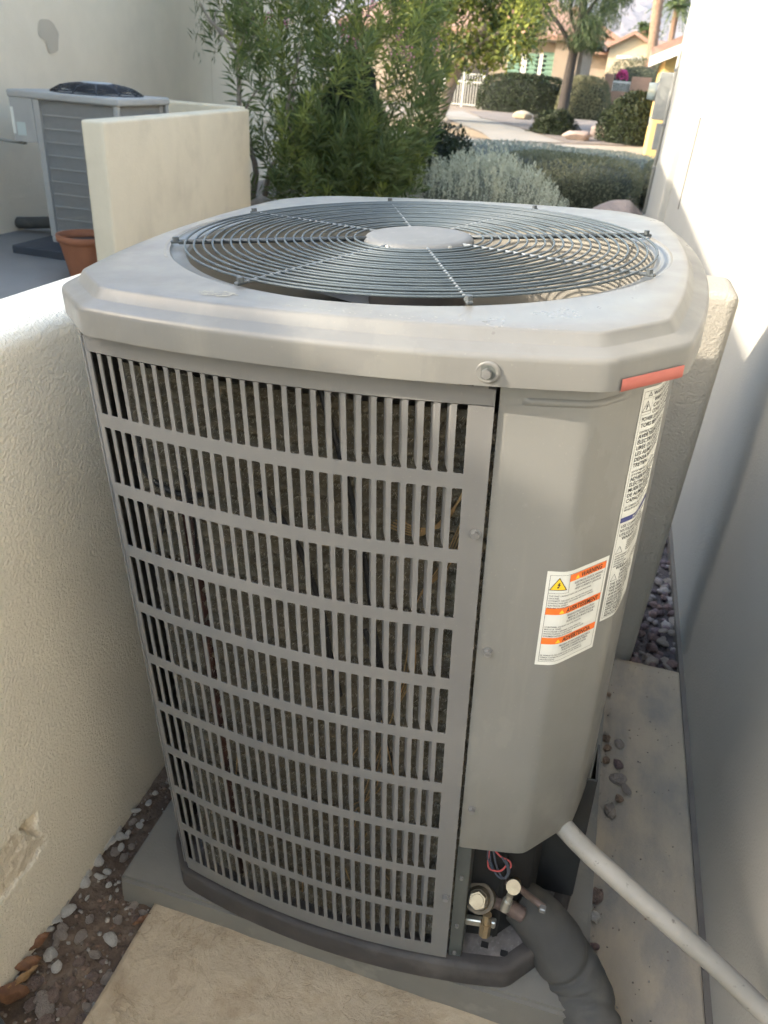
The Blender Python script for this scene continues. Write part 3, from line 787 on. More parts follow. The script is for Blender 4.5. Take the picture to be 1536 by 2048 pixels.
blob_patch('water_spots', .02, -.415, .24, .018, 1.2562, 110, M_['faint'], lid, .0003, .0014)['kind'] = 'stuff'
blob_patch('water_spots', .10, -.428, .17, .010, 1.2562, 60, M_['scale'], lid, .0003, .0012)['kind'] = 'stuff'
V = []
for k in range(70):
    a = 2.45 + 1.35 * k / 69
    wd = .0012 * (1 + mnoise.noise(Vector((k * .3, 0, 0))))
    V += [(( RO + .006 - wd) * math.cos(a), (RO + .006 - wd) * math.sin(a), 1.2562), ((RO + .008 + wd) * math.cos(a), (RO + .008 + wd) * math.sin(a), 1.2562)]
mobj('dust_line', V, grid_faces(70, 2), M_['faint'], lid)

# salmon tape under the rim on the chamfer
V = []; sLid = s_at(LID); i0 = min(range(nL), key=lambda i: (LID[i].x - .333) ** 2 + (LID[i].y + .437) ** 2); i1 = min(range(nL), key=lambda i: (LID[i].x - .400) ** 2 + (LID[i].y + .366) ** 2)
Lo = inset(LID, -.0022); V = []
for i in range(i0, i1 + 1):
    for d, z in ((-.0005, 1.2125), (.0, 1.2118), (.0, 1.1985), (-.003, 1.1975)):
        q = Lo[i] + (Lo[i] - LID[i]).normalized() * d; V.append((q.x, q.y, z))
mobj('tape_strip', V, grid_faces(i1 - i0 + 1, 4), M_['tape'], lid, True)

# ------------------------------------------------------------------ labels
def text_mesh(lines, width_fit=None):
    """lines: (text, x, y, cap height, bold shift, max width or None). Returns verts, faces in a flat plane"""
    V = []; F = []
    for (txt, x, y, h, wmax) in lines:
        cu = bpy.data.curves.new('t', 'FONT'); cu.body = txt; cu.size = h / .69; cu.resolution_u = 2; cu.offset = h * .022
        ob = bpy.data.objects.new('t', cu); COL.objects.link(ob)
        dg = bpy.context.evaluated_depsgraph_get(); me = ob.evaluated_get(dg).to_mesh()
        vv = [(v.co.x, v.co.y) for v in me.vertices]
        ff = [tuple(p.vertices) for p in me.polygons]
        ob.evaluated_get(dg).to_mesh_clear(); bpy.data.objects.remove(ob); bpy.data.curves.remove(cu)
        if not vv: continue
        wd = max(v[0] for v in vv); k = 1.0
        if wmax and wd > wmax: k = wmax / wd
        m = len(V); V += [(x + v[0] * k, y + v[1]) for v in vv]; F += [tuple(q + m for q in f) for f in ff]
    return V, F
def on_panel(name, V2, F, s0, z0, off, mat, parent):
    V = []
    for a, b in V2:
        p, nn = surf(s0 + a, off); V.append((p.x, p.y, z0 + b))
    return mobj(name, V, F, mat, parent)
def rect(name, s0, s1, z0, z1, off, mat, parent, n=24):
    V2 = [(s0 + (s1 - s0) * i / n, z) for i in range(n + 1) for z in (z0, z1)]
    return on_panel(name, V2, grid_faces(n + 1, 2), 0, 0, off, mat, parent)
def tri_panel(name, cx, cz, r, s0, z0, off, mat, parent, n=10):
    V2 = []; F = []
    top = r; bot = -r * .5
    for i in range(n + 1):
        t = i / n; z = top + (bot - top) * t; w_ = r * .866 * t
        for j in range(7): V2.append((cx + w_ * (j / 3 - 1), cz + z))
    return on_panel(name, V2, grid_faces(n + 1, 7), s0, z0, off, mat, parent)
def poly(name, pts, s0, z0, off, mat, parent): return on_panel(name, pts, [tuple(range(len(pts)))], s0, z0, off, mat, parent)
BOLT = [(.0, .0055), (.0016, .0052), (.0006, .0030), (.0020, .0032), (.0002, -.0008), (.0012, -.0006), (-.0008, -.0026), (-.0014, .0002), (-.0006, -.0001), (.0002, .0018), (-.0014, .0016)]
def outline_tri(name, cx, cz, r, s0, z0, off, mat, parent, t=.14):
    pts = [(cx + r * math.sin(a), cz + r * math.cos(a)) for a in (0, 2.0944, 4.1888)]
    V2 = []
    for e_ in range(3):
        for k in range(8):
            q = k / 8; x = pts[e_][0] * (1 - q) + pts[(e_ + 1) % 3][0] * q; z = pts[e_][1] * (1 - q) + pts[(e_ + 1) % 3][1] * q
            V2 += [(x, z), (cx + (x - cx) * (1 - 2 * t), cz + (z - cz) * (1 - 2 * t))]
    return on_panel(name, V2, grid_faces(24, 2, True), s0, z0, off, mat, parent)

# small label with three orange bars
s1a = s_of(.287, yf(.287)); s1b = s_of(.3625, -.362); W1 = s1b - s1a; T1, B1 = .946, .790; H1 = T1 - B1
lab1 = rect('warning_label', s1a, s1b, B1, T1, .0007, M_['label'], U); lab1['label'] = 'small white warning label with three orange bars'
e = .0045
rect('orange_bar', s1a + W1 * .31, s1b - e, T1 - .0175, T1 - .0065, .0011, M_['orange'], lab1)
rect('orange_bar', s1a + e, s1b - e, T1 - .0175 - .0515, T1 - .0065 - .0515, .0011, M_['orange'], lab1)
rect('orange_bar', s1a + e, s1b - e, T1 - .0175 - .1015, T1 - .0065 - .1015, .0011, M_['orange'], lab1)
for (a, b, c, d) in ((e, W1 - e, H1 - .0062, H1 - .0058), (e, W1 - e, .0060, .0064), (e - .0003, e + .0002, .006, H1 - .006), (W1 - e - .0002, W1 - e + .0003, .006, H1 - .006), (e, W1 * .31, H1 - .0345, H1 - .0341), (W1 * .31, W1 * .31 + .0004, H1 - .0345, H1 - .006)):
    rect('border_line', s1a + a, s1a + b, B1 + c, B1 + d, .0010, M_['ink'], lab1, 12)
tri = [(.0155 + .0125 * math.sin(a), .0 + .0125 * math.cos(a)) for a in (0, 2.0944, 4.1888)]
tri_panel('hazard_triangle', .0155, 0, .0128, s1a + .001, T1 - .0225, .0011, M_['yellow'], lab1)
outline_tri('triangle_edge', .0155, 0, .0135, s1a + .001, T1 - .0225, .0013, M_['ink'], lab1, .07)
poly('bolt_symbol', [(x * 1.3 + .0155, z * 1.15) for x, z in BOLT], s1a + .001, T1 - .0235, .0014, M_['ink'], lab1)
for ln_ in (('WARNING', W1 * .50, H1 - .0158, .0072, W1 * .38), ('AVERTISSEMENT', W1 * .33, H1 - .0673, .0072, W1 * .58), ('ADVERTENCIA', W1 * .34, H1 - .1173, .0072, W1 * .52)):
    V, F = text_mesh([ln_]); on_panel('heading_text', V, F, s1a, B1, .0014, M_['ink'], lab1)
for (sx, dz) in ((W1 * .435, .0158), (W1 * .26, .0673), (W1 * .27, .1173)):
    tri_panel('alert_symbol', 0, 0, .0042, s1a + sx, T1 - dz + .0022, .0014, M_['yellow'], lab1, 4)
def block(y0, lines, x=.006, h=.0021, dy=.0039, wmax=None): return [(t, x, y0 - i * dy, h, wmax) for i, t in enumerate(lines)]
wm = W1 - .012
body = []
body += [('ELECTRICAL SHOCK HAZARD', W1 * .40, H1 - .0235, .0030, W1 * .52), ('GROUNDING REQUIRED', W1 * .43, H1 - .0285, .0030, W1 * .46), ('HIGH CURRENT LEAKAGE', W1 * .42, H1 - .0335, .0030, W1 * .48)]
body += block(H1 - .0395, ['THE UNIT CANNOT HAVE AN UNINTERRUPTED', 'GROUND.', 'CONNECT THE UNIT TO A PROTECTIVE GROUND', 'CONDUCTOR AND GROUNDED METALLIC WIRING', 'ELECTRICAL SUPPLY.', 'FAILURE TO FOLLOW'], wmax=wm)
body += [('RISQUE D\'ELECTROCUTION', W1 * .36, H1 - .0750, .0030, W1 * .5), ('MISE A LA TERRE REQUISE', W1 * .38, H1 - .0800, .0030, W1 * .5), ('FUITE DE COURANT ELEVE', W1 * .36, H1 - .0850, .0030, W1 * .5)]
body += block(H1 - .0905, ['LE MATERIEL NE DOIT PAS ETRE PRIVE DE', 'MISE A LA TERRE.', 'RACCORDER L\'APPAREIL A UNE TERRE DE', 'PROTECTION ET A UN CABLAGE METALLIQUE', 'D\'ALIMENTATION ELECTRIQUE.'], wmax=wm)
body += [('PELIGRO DE DESCARGA ELECTRICA', W1 * .30, H1 - .1250, .0030, W1 * .58), ('REQUIERE CONEXION A TIERRA', W1 * .34, H1 - .1298, .0030, W1 * .5), ('FUGA DE CORRIENTE ALTA', W1 * .36, H1 - .1346, .0030, W1 * .46)]
body += block(H1 - .1395, ['EL APARATO NO DEBE ESTAR SIN CONEXION A', 'TIERRA. CONECTE LA UNIDAD A UNA TIERRA DE', 'PROTECCION.'], wmax=wm)
V, F = text_mesh(body); on_panel('fine_print', V, F, s1a, B1, .0012, M_['inkg'], lab1)

# tall label that runs round onto the side
s2a = s_of(.364, -.3605); W2 = .098; s2b = s2a + W2; T2, B2 = 1.1765, .8330; H2 = T2 - B2
lab2 = rect('warning_label', s2a, s2b, B2, T2, .0007, M_['label'], U, 40); lab2['label'] = 'tall white trilingual warning label wrapped round the corner'
for (a, b, c, d) in ((.003, W2 - .003, H2 - .0048, H2 - .0044), (.003, W2 - .003, .0044, .0048), (.0028, .0032, .0045, H2 - .0045), (.003, W2 - .003, H2 - .0135, H2 - .0132), (.003, .0195, H2 - .0345, H2 - .0342), (.0195, .0198, H2 - .0345, H2 - .0135)):
    rect('border_line', s2a + a, s2a + b, B2 + c, B2 + d, .0010, M_['ink'], lab2, 20)
rect('blue_bar', s2a + .003, s2b - .003, T2 - .1845, T2 - .1770, .0011, M_['blue'], lab2, 30)
lines = []; y = H2 - .0112
lines += [('\u25B3 WARNING', .010, y, .0050, None), ('AVERTISSEMENT', .056, y, .0050, .04)]
for i, t in enumerate(('WARNING: RISK OF SHOCK', 'CAN CAUSE INJURY OR', 'CONNECT ALL ELECTRICAL')): lines.append((t, .0225, H2 - .0195 - .0077 * i, .0052, .0735))
y = H2 - .0430
def add(ts, h, dy, x=.006, wm_=.090):
    global y
    for t in ts: lines.append((t, x, y, h, wm_)); y -= dy
add(['POWER SUPPLIES AND DISCHARGE', 'TORS BEFORE SERVICING.'], .0052, .0078)
add(['CONTROL PANEL COVER MUST BE IN PLACE'], .0026, .0066)
add(['AVERTISSEMENT: RISQUE', '\u00c9LECTRIQUE, POUVANT', 'URES OU LA MORT. D\u00c9', 'LES ALIMENTATIONS \u00c9', 'DENSATEURS DE D\u00c9CH', 'TRETIEN.'], .0052, .0078)
add(['LE COUVERCLE DU PANNEAU DE COM', 'LE SYSTEME FONCTIONNE.'], .0026, .0045)
y -= .0028
add(['ADVERTENCIA: EL RIESGO', 'EL\u00c9CTRICA, PUEDE CA', 'MUERTE: DESCONECTE', 'DE ALIMENTACI\u00d3N EL\u00c9', 'CAPACITORES ANTES'], .0052, .0078)
add(['LA CUBIERTA DEL PANEL DE CONTROL', 'ESTAR EN SU LUGAR'], .0026, .0045)
y = H2 - .1925
add(['USE COPPER CONDUCTORS', "N'UTILISER QUE DES CON", 'UTILICE UNICAMENTE CON'], .0042, .0066)
lines.append(('WARNING', .012, y, .0048, None)); lines.append(('AVERTISSEMENT', .054, y, .0048, .04)); y -= .0060
for i in range(5): lines.append(('WARNING: BEFORE SERVICING', .024, y - .0034 * i, .0024, .07))
y -= .0200
add(['AVERTISSEMENT: AVANT', 'ADVERTENCIA: ANTES', 'DE SERVICIO', 'CONDUCTORES', 'DESCONECTE'], .0024, .0040)
y -= .0014
lines.append(('WARNING', .012, y, .0046, None)); lines.append(('AVERTISSEMENT', .054, y, .0046, .04)); y -= .0064
for i, t in enumerate(('WARNING: THIS PRODUCT', 'EXPOSE YOU TO', 'DING LEAD, WHICH')): lines.append((t, .0215, y - .0059 * i, .0040, .074))
ytri = y - .0065; y -= .0184
add(['THE STATE OF CALIFORNIA', 'AND BIRTH DEFECTS', 'TIVE HARM. FOR MORE', 'WWW.P65WARNINGS'], .0040, .0057)
add(['AVERTISSEMENT: CE', 'EXPOSER \u00c0 DES', 'MMENT \u00c0 DU PLOMB', 'CALIFORNIE POUR', 'AINSI QUE DES ANO', 'OU AUTRES EFFETS', 'REPRODUCTION. PO', 'MENTS, RENDEZ-VOU', 'WWW.P65WARNINGS'], .0038, .0050)
lines = [l for l in lines if l[2] > .0052]
V, F = text_mesh(lines); on_panel('warning_text', V, F, s2a, B2, .0012, M_['ink'], lab2)
V, F = text_mesh([('NOTICE', .026, H2 - .1832, .0046, None)]); on_panel('notice_text', V, F, s2a, B2, .0014, M_['label'], lab2)
outline_tri('hazard_triangle', .0112, -.001, .0095, s2a, T2 - .0250, .0012, M_['ink'], lab2, .07)
poly('bolt_symbol', [(x * .9 + .0112, z * .9) for x, z in BOLT], s2a, T2 - .0262, .0013, M_['ink'], lab2)
outline_tri('hazard_triangle', .0115, -.001, .0078, s2a, T2 - .2280, .0012, M_['ink'], lab2, .07)
outline_tri('hazard_triangle', .0115, -.001, .0075, s2a, B2 + ytri, .0012, M_['ink'], lab2, .07)

# ------------------------------------------------------------------ conduit and insulated line set beside the unit
cp = spline([(.345, -.352, .474), (.395, -.377, .455), (.504, -.420, .420), (.607, -.452, .380), (.69, -.482, .345), (.735, -.497, .330)], 8)
tag(tubeo('electrical_conduit', cp, .0172, M_['conduit'], None, 18), 'pale grey flexible conduit running from the condenser corner to the white wall', 'conduit')
cd_o = bpy.data.objects['electrical_conduit']
for a_, b_, r_f in ((cp[-5], cp[-1], .0215),):
    bm = bmesh.new(); cyl_bm(bm, a_, b_, r_f, r_f * .97, 8 if r_f > .022 else 20); bobj('fitting', bm, M_['conduit'], cd_o, True, ang=30)
def wz(u, v, z):
    d = ray(u, v); t = (z - CAM[2]) / d[2]; return Vector(CAM + t * d)
path = spline([wz(1030, 1795, .20), wz(1062, 1822, .185), wz(1100, 1868, .15), wz(1137, 1930, .11), wz(1163, 1990, .08), wz(1183, 2060, .062), wz(1196, 2160, .058), Vector((.56, -.96, .058)), Vector((.73, -1.06, .06))], 10)
V, F = tube_mesh(path, [.040 + .019 * min(1, i / 26) for i in range(len(path))], 26)
V2 = []
for i, p in enumerate(V):
    k = i // 26; c = path[k]; d = p - c; a = (i % 26) / 26 * 2 * math.pi
    w_ = 1 + .06 * mnoise.noise(p * 11) + .035 * mnoise.noise(Vector((k * .55, math.sin(a) * 1.2, math.cos(a) * 1.2))) - .16 * max(0, math.cos((k - 27 - 5 * math.cos(a + .4)) * .55)) ** 8 * (1 if 22 < k < 33 else 0) - .13 * max(0, math.cos((k - 40 + 6 * math.cos(a - .9)) * .45)) ** 8 * (1 if 33 < k < 50 else 0)
    V2.append(c + d * w_)
o = mobj('insulated_line', V2, F, M_['rubber'], None, True)
tag(o, 'thick dark foam insulated refrigerant line bending from the valves to the ground', 'pipe')
m2 = o.modifiers.new('s', 'SUBSURF'); m2.levels = 1; m2.render_levels = 1
# short black mesh hose at the foot of the screen wall
hp_ = spline([(-.66 + .0, -.80, .03), (-.60, -.755, .022), (-.55, -.765, .018), (-.50, -.80, .015), (-.47, -.86, .02)], 12)
V, F = tube_mesh(hp_, .017, 14)
V = [hp_[i // 14] + (p - hp_[i // 14]) * (1 + .05 * ((i // 14) % 2)) for i, p in enumerate(V)]
tag(mobj('ribbed_hose', V, F, pm('hose_mesh', (.05, .055, .06), (.12, .13, .14), 300, .6), None, True), 'short dark ribbed hose lying in the dirt by the cream wall', 'hose')


# ------------------------------------------------------------------ stones and litter
def stone_mesh(name, seed, mat, sub=2):
    bm = bmesh.new(); bmesh.ops.create_icosphere(bm, subdivisions=sub, radius=1.0)
    rs = random.Random(seed); sx, sy, sz = rs.uniform(.75, 1.3), rs.uniform(.6, 1.0), rs.uniform(.4, .75)
    pl = [(Vector((rs.gauss(0, 1), rs.gauss(0, 1), rs.gauss(0, 1))).normalized(), rs.uniform(.55, .9)) for _ in range(9)]
    for v in bm.verts:
        n = v.co.normalized(); r = 1.0
        for d, h in pl:
            q = n.dot(d)
            if q > 0: r = min(r, h / max(q, 1e-3))
        r *= 1 + .06 * mnoise.noise(n * 2.5 + Vector((seed, 0, 0)))
        v.co = Vector((n.x * sx, n.y * sy, n.z * sz)) * r
    me = bpy.data.meshes.new(name); bm.to_mesh(me); bm.free(); me.materials.append(mat); return me
M_['stw'] = pm('white_pebble', (.46, .435, .39), (.42, .395, .355), 1.5, .8, .5, 9, .05, c3=(.58, .56, .52), s3=4)
M_['str'] = pm('red_stone', (.29, .205, .165), (.21, .15, .12), 2, .85, .7, 7, .06, c3=(.30, .235, .20), s3=5, t3=(.55, .65))
M_['stg'] = pm('grey_stone', (.40, .335, .28), (.31, .26, .22), 2, .85, .7, 7, .06, c3=(.46, .40, .345), s3=4)
M_['stp'] = pm('purple_stone', (.28, .185, .17), (.20, .135, .125), 2, .85, .7, 7, .06)
M_['stb'] = pm('brown_stone', (.36, .245, .165), (.27, .18, .125), 2, .85, .7, 7, .06)
SM = {k: [stone_mesh('stone', 31 * q + hash_, M_[k]) for q in range(4)] for hash_, k in enumerate(('stw', 'str', 'stg', 'stp', 'stb'))}
def stone(k, x, y, z, r, label, group, name='pebble'):
    o = bpy.data.objects.new(name, random.choice(SM[k])); COL.objects.link(o)
    o.location = (x, y, z); o.scale = (r, r, r); o.rotation_euler = (random.uniform(-.3, .3), random.uniform(-.3, .3), random.uniform(0, 6.28))
    tag(o, label, 'stone', group); return o
def gpt(u, v, z=0.0):
    d = ray(u, v); t = (z - CAM[2]) / d[2]; return CAM + t * d
LBW = 'white pebble in the dirt strip along the foot of the cream screen wall'
GW = 'white pebbles along the cream wall'
for (u, v, w_) in ((272, 1620, 14), (280, 1650, 12), (297, 1605, 12), (262, 1600, 10), (310, 1585, 10), (228, 1655, 26), (222, 1680, 18), (240, 1672, 16), (208, 1690, 20), (196, 1720, 24), (178, 1728, 16), (174, 1745, 26), (198, 1752, 16), (170, 1765, 18), (216, 1742, 14), (250, 1672, 14), (256, 1664, 12),
                   (218, 1768, 10), (135, 1822, 24), (112, 1838, 18), (100, 1856, 14), (101, 1908, 34), (112, 1932, 26), (219, 1876, 26), (174, 1795, 9), (132, 1802, 10), (242, 1692, 14), (90, 1866, 10), (285, 1640, 10), (238, 1640, 12), (60, 1915, 10), (248, 1625, 12)):
    p = gpt(u, v, -.02); dd = np.linalg.norm(p - CAM); stone('stw', p[0], p[1], -.022, max(.006, w_ / 1514 * dd * .56), LBW, GW)
LBR = 'reddish rough stone in the dirt strip beside the tan slab'
for (u, v, w_) in ((72, 1960, 50), (155, 1920, 34), (190, 1985, 46), (150, 1990, 38), (100, 1990, 40), (60, 2005, 36), (185, 1950, 34), (128, 2020, 40), (165, 2040, 36), (90, 2042, 40), (205, 1920, 26), (140, 1958, 28), (268, 1835, 26), (262, 1822, 24), (200, 2022, 30), (112, 1968, 24)):
    p = gpt(u, v, -.02); dd = np.linalg.norm(p - CAM); stone('str', p[0], p[1], -.028, w_ / 1514 * dd * .42, LBR, 'red stones by the slab')
LBG = 'dull grey brown stone in the dirt strip by the cream wall'
for (u, v, w_) in ((120, 1870, 26), (125, 1850, 22), (160, 1870, 22), (90, 2010, 34), (180, 1835, 18), (236, 1838, 22), (266, 1808, 24), (290, 1820, 22), (110, 1885, 20), (190, 1905, 24), (215, 1955, 24), (230, 1700, 20), (246, 1712, 18), (262, 1690, 16), (265, 1640, 18), (175, 2010, 24), (50, 1970, 20), (78, 1990, 26)):
    p = gpt(u, v, -.02); dd = np.linalg.norm(p - CAM); stone('stg', p[0], p[1], -.026, w_ / 1514 * dd * .5, LBG, 'grey stones in the dirt strip')
# tiny chips, uncounted
def chips(name, area, n, z, mats, lo, hi, label, cat, inside=None):
    base = [stone_mesh('chip', 900 + q, None, 1) if False else None for q in range(1)]
    bm = bmesh.new(); bmesh.ops.create_icosphere(bm, subdivisions=1, radius=1.0); bv_ = np.array([v.co[:] for v in bm.verts]); bf_ = np.array([[v.index for v in f.verts] for f in bm.faces]); bm.free()
    Vs = []; Fs = []; m = 0
    for k in range(n):
        x = rng.uniform(area[0], area[1]); y = rng.uniform(area[2], area[3])
        if inside and not inside(x, y): continue
        r = rng.uniform(lo, hi) ; q = bv_ * (1 + rng.uniform(-.3, .2, (len(bv_), 1))) * np.array([rng.uniform(.8, 1.3), rng.uniform(.6, 1), rng.uniform(.4, .8)]) * r
        a = rng.uniform(0, 6.28); c, s = math.cos(a), math.sin(a); q = np.stack([q[:, 0] * c - q[:, 1] * s, q[:, 0] * s + q[:, 1] * c, q[:, 2]], 1)
        Vs.append(q + np.array([x, y, z(x, y) if callable(z) else z])); Fs.append(bf_ + m); m += len(bv_)
    o = link(name, fast_mesh(name, np.concatenate(Vs), np.concatenate(Fs)), mats); tag(o, label, cat, kind='stuff'); return o
def chip_mat(name, cols, rough=.85):
    m, N, L, P = new_mat(name); P.inputs['Roughness'].default_value = rough; P.inputs['Specular IOR Level'].default_value = .25
    g = N.new('ShaderNodeNewGeometry'); r = N.new('ShaderNodeValToRGB'); r.color_ramp.interpolation = 'CONSTANT'
    el = r.color_ramp.elements
    while len(el) < len(cols): el.new(1.0)
    for i, c in enumerate(cols): el[i].position = i / len(cols); el[i].color = (*c, 1)
    L.new(g.outputs['Random Per Island'], r.inputs[0])
    tc = N.new('ShaderNodeTexCoord'); n = N.new('ShaderNodeTexNoise'); n.inputs['Scale'].default_value = 150; L.new(tc.outputs['Object'], n.inputs['Vector'])
    mx = N.new('ShaderNodeMix'); mx.data_type = 'RGBA'; mx.blend_type = 'MULTIPLY'; mx.inputs[0].default_value = .6; L.new(r.outputs[0], mx.inputs[6]); L.new(n.outputs[0], mx.inputs[7])
    L.new(mx.outputs[2], P.inputs['Base Color']); return m
chips('dirt_chips', (-.605, -.43, -1.1, .76), 1500, lambda x, y: dirt_z(x, y) + .001, chip_mat('dirt_chip_mix', [(.30, .20, .15), (.22, .16, .12), (.5, .46, .40), (.34, .28, .23), (.16, .12, .09)]), .0015, .0065, 'small chips and crumbs in the dirt strip by the screen wall', 'gravel')
chips('gravel', (-.55, .73, .80, 4.2), 3800, -.028, chip_mat('gravel_mix', [(.30, .22, .22), (.24, .18, .19), (.36, .31, .29), (.42, .37, .33), (.20, .15, .16)]), .010, .026, 'purple grey gravel behind the rear screen wall', 'gravel', lambda x, y: y > 1.04 or x > .58)
LBV = 'purple grey rock in the gravel between the screen wall end and the white house'
for k in range(46):
    u = random.uniform(1245, 1365); v = random.uniform(1090, 1335)
    if u < 1350 - (v - 1090) * .40 + 2: continue
    p = gpt(u, v, -.015); stone(random.choice(('stp', 'stg', 'stg', 'stp')), p[0], p[1], -.018, random.uniform(.014, .026), LBV, 'rocks in the gravel gap', 'rock')
GS = 'stones strewn on the walkway'
for (u, v, w_, k, lab) in ((1212, 1478, 24, 'stb', 'rough brown stone on the walkway beside the pad'), (1238, 1488, 22, 'stg', 'pale grey stone touching a brown one on the walkway'), (1215, 1497, 22, 'stb', 'orange brown chunk at the pad edge on the walkway'), (1212, 1522, 20, 'stb', 'small dark brown stone at the pad edge'), (1235, 1528, 22, 'stp', 'triangular dark purple stone on the walkway'),
                        (1234, 1556, 32, 'stg', 'flat pinkish grey stone on the walkway'), (1252, 1578, 20, 'stg', 'small oblong grey stone on the walkway'), (1237, 1598, 22, 'stb', 'small tan pebble below the oblong grey stone'), (1222, 1622, 32, 'stg', 'pale lumpy stone with the conduit passing below it'),
                        (1193, 1792, 32, 'str', 'round red stone under the conduit beside the pad'), (1190, 1835, 30, 'stw', 'pale broken stone lying below the round red one'), (1188, 1893, 18, 'stp', 'small dark red pebble touching the foam insulated line'), (1218, 1390, 14, 'stb', 'small dark brown stone behind the unit corner on the walkway'), (1182, 1825, 14, 'stb', 'rusty crumb between the red and the pale stone')):
    p = gpt(u, v, .003); dd = np.linalg.norm(p - CAM); o = stone(k, p[0], p[1], .004, w_ / 1514 * dd * .55, lab, None)
stone('stg', .392, -.468, .03, .020, 'grey white chunk tucked between the foam line and the pad', None)
chips('walkway_grit', (.47, .70, -.7, .74), 420, -.001, chip_mat('grit_mix', [(.30, .22, .16), (.22, .17, .13), (.40, .35, .29), (.15, .12, .10)]), .0008, .0028, 'fine grit and crumbs scattered on the walkway beside the pad', 'grit', lambda x, y: rng.random() < (1.0 if x < .53 else .35))
# fallen leaves
M_['dryleaf'] = pm('dry_leaf', (.20, .09, .035), (.12, .05, .02), 60, .6, .3, 60, .01)
M_['dryleaf2'] = pm('pale_dry_leaf', (.30, .18, .07), (.22, .12, .045), 60, .6, .3, 60, .01)
def dry_leaf(u, v, ln, wd, rz, mat, label, curl=.35):
    p = gpt(u, v, -.01); V = []
    for i in range(9):
        t = i / 8 - .5; w_ = wd * math.cos(math.pi * t) ** .7 if abs(t) < .5 else 0
        for j in (-1, -.5, 0, .5, 1): V.append((t * ln, j * w_ * .8, curl * .6 * ln * (t * t) + .2 * wd * j * j + .003 * math.sin(14 * t + 2 * j)))
    o = mobj('dry_leaf', V, grid_faces(9, 5), mat, None, True, (p[0], p[1], -.006)); o.rotation_euler = (random.uniform(-.3, .3), random.uniform(-.2, .2), rz)
    tag(o, label, 'leaf'); return o
dry_leaf(74, 1887, .055, .014, 1.0, M_['dryleaf'], 'rust brown dry leaf leaning on the cream wall foot')
dry_leaf(48, 1958, .060, .010, 1.1, M_['dryleaf2'], 'long tan curled leaf beside the red stones')
dry_leaf(22, 1992, .070, .026, .4, M_['dryleaf'], 'crumpled orange brown leaf beside the ribbed hose')
dry_leaf(58, 1930, .05, .016, .7, M_['dryleaf'], 'dark brown leaf tucked under the white stones')
dry_leaf(284, 1842, .04, .008, .9, M_['dryleaf'], 'reddish leaf scrap at the corner of the tan slab')

# ------------------------------------------------------------------ the neighbour's house, screen wall, second unit and pot
M_['tile'] = pm('clay_roof_tile', (.33, .20, .145), (.27, .16, .12), 8, .85, .5, 20, .03, c3=(.38, .26, .20), s3=3)
nh = empty('neighbour_house', (-8, 4, 0)); tag(nh, 'tan stucco house with a blank shaded side wall behind the second condenser', 'house')
NX = -5.32
EX = NX + .55; EV = .865 + .535 * (.725 - EX)
# wings and lower link in one plane; unseen roofline shaped to sun the oleander
rel(boxo('wall', (-15, -12, -.1), (NX, 6.0, 3.75), M_['neigh'], nh), nh)
rel(boxo('sun_gap_wall', (-14.8, 5.99, -.1), (NX - .003, 9.41, 2.60), M_['neigh'], nh), nh)
rel(boxo('wall', (-15, 9.40, -.1), (NX, 13.6, 3.75), M_['neigh'], nh), nh)
for ya, yb_ in ((-12.4, 6.3), (9.1, 14.0)):
    V = [(EX, ya, EV), (EX, yb_, EV), (-10, yb_, EV + 1.9), (-10, ya, EV + 1.9), (-15.4, ya, EV), (-15.4, yb_, EV)]
    V += [(x, y, z - .16) for x, y, z in V]
    F = [(0, 1, 2, 3), (3, 2, 5, 4), (7, 6, 9, 8), (8, 9, 10, 11), (0, 6, 7, 1), (4, 5, 11, 10), (1, 7, 8, 2), (2, 8, 11, 5), (0, 3, 9, 6), (3, 4, 10, 9)]
    rel(mobj('roof', V, F, M_['tile'], nh), nh)
# repaired patch on the blank wall
V = []
d0 = ray(95, 62); t0 = (NX + .004 - CAM[0]) / d0[0]; pc0 = CAM + t0 * d0
for k in range(26):
    a = 2 * math.pi * k / 26; r = .13 * (1 + .35 * mnoise.noise(Vector((math.cos(a) * 1.3, math.sin(a) * 1.3, 5)))); V.append((NX + .004, pc0[1] + r * 1.25 * math.cos(a), pc0[2] + .7 * r * math.sin(a) - (.09 if -1.7 < a - 6.28 < -.6 else 0)))
rel(mobj('patched_stain', V, [tuple(range(26))], stucco('stain', (.46, .395, .31), (.44, .375, .295), (.48, .41, .325), b=.4, bs=40), nh), nh)

nw = empty('low_screen_wall', (-3.4, 3.85, 0), 0); tag(nw, 'tan stucco screen wall standing in front of the second condenser', 'wall')
rot6 = math.atan2(.40, 3.24)
o = rounded_wall('long_leg', (-.165, 0, -.06), (0, 3.25, 1.15), M_['midwall'], nw, .025)
o = rounded_wall('short_leg', (-1.0, 3.10, -.06), (-.05, 3.27, 1.17), M_['midwall'], nw, .025)
nw.location = (-3.275, 3.82, 0); nw.rotation_euler = (0, 0, rot6)

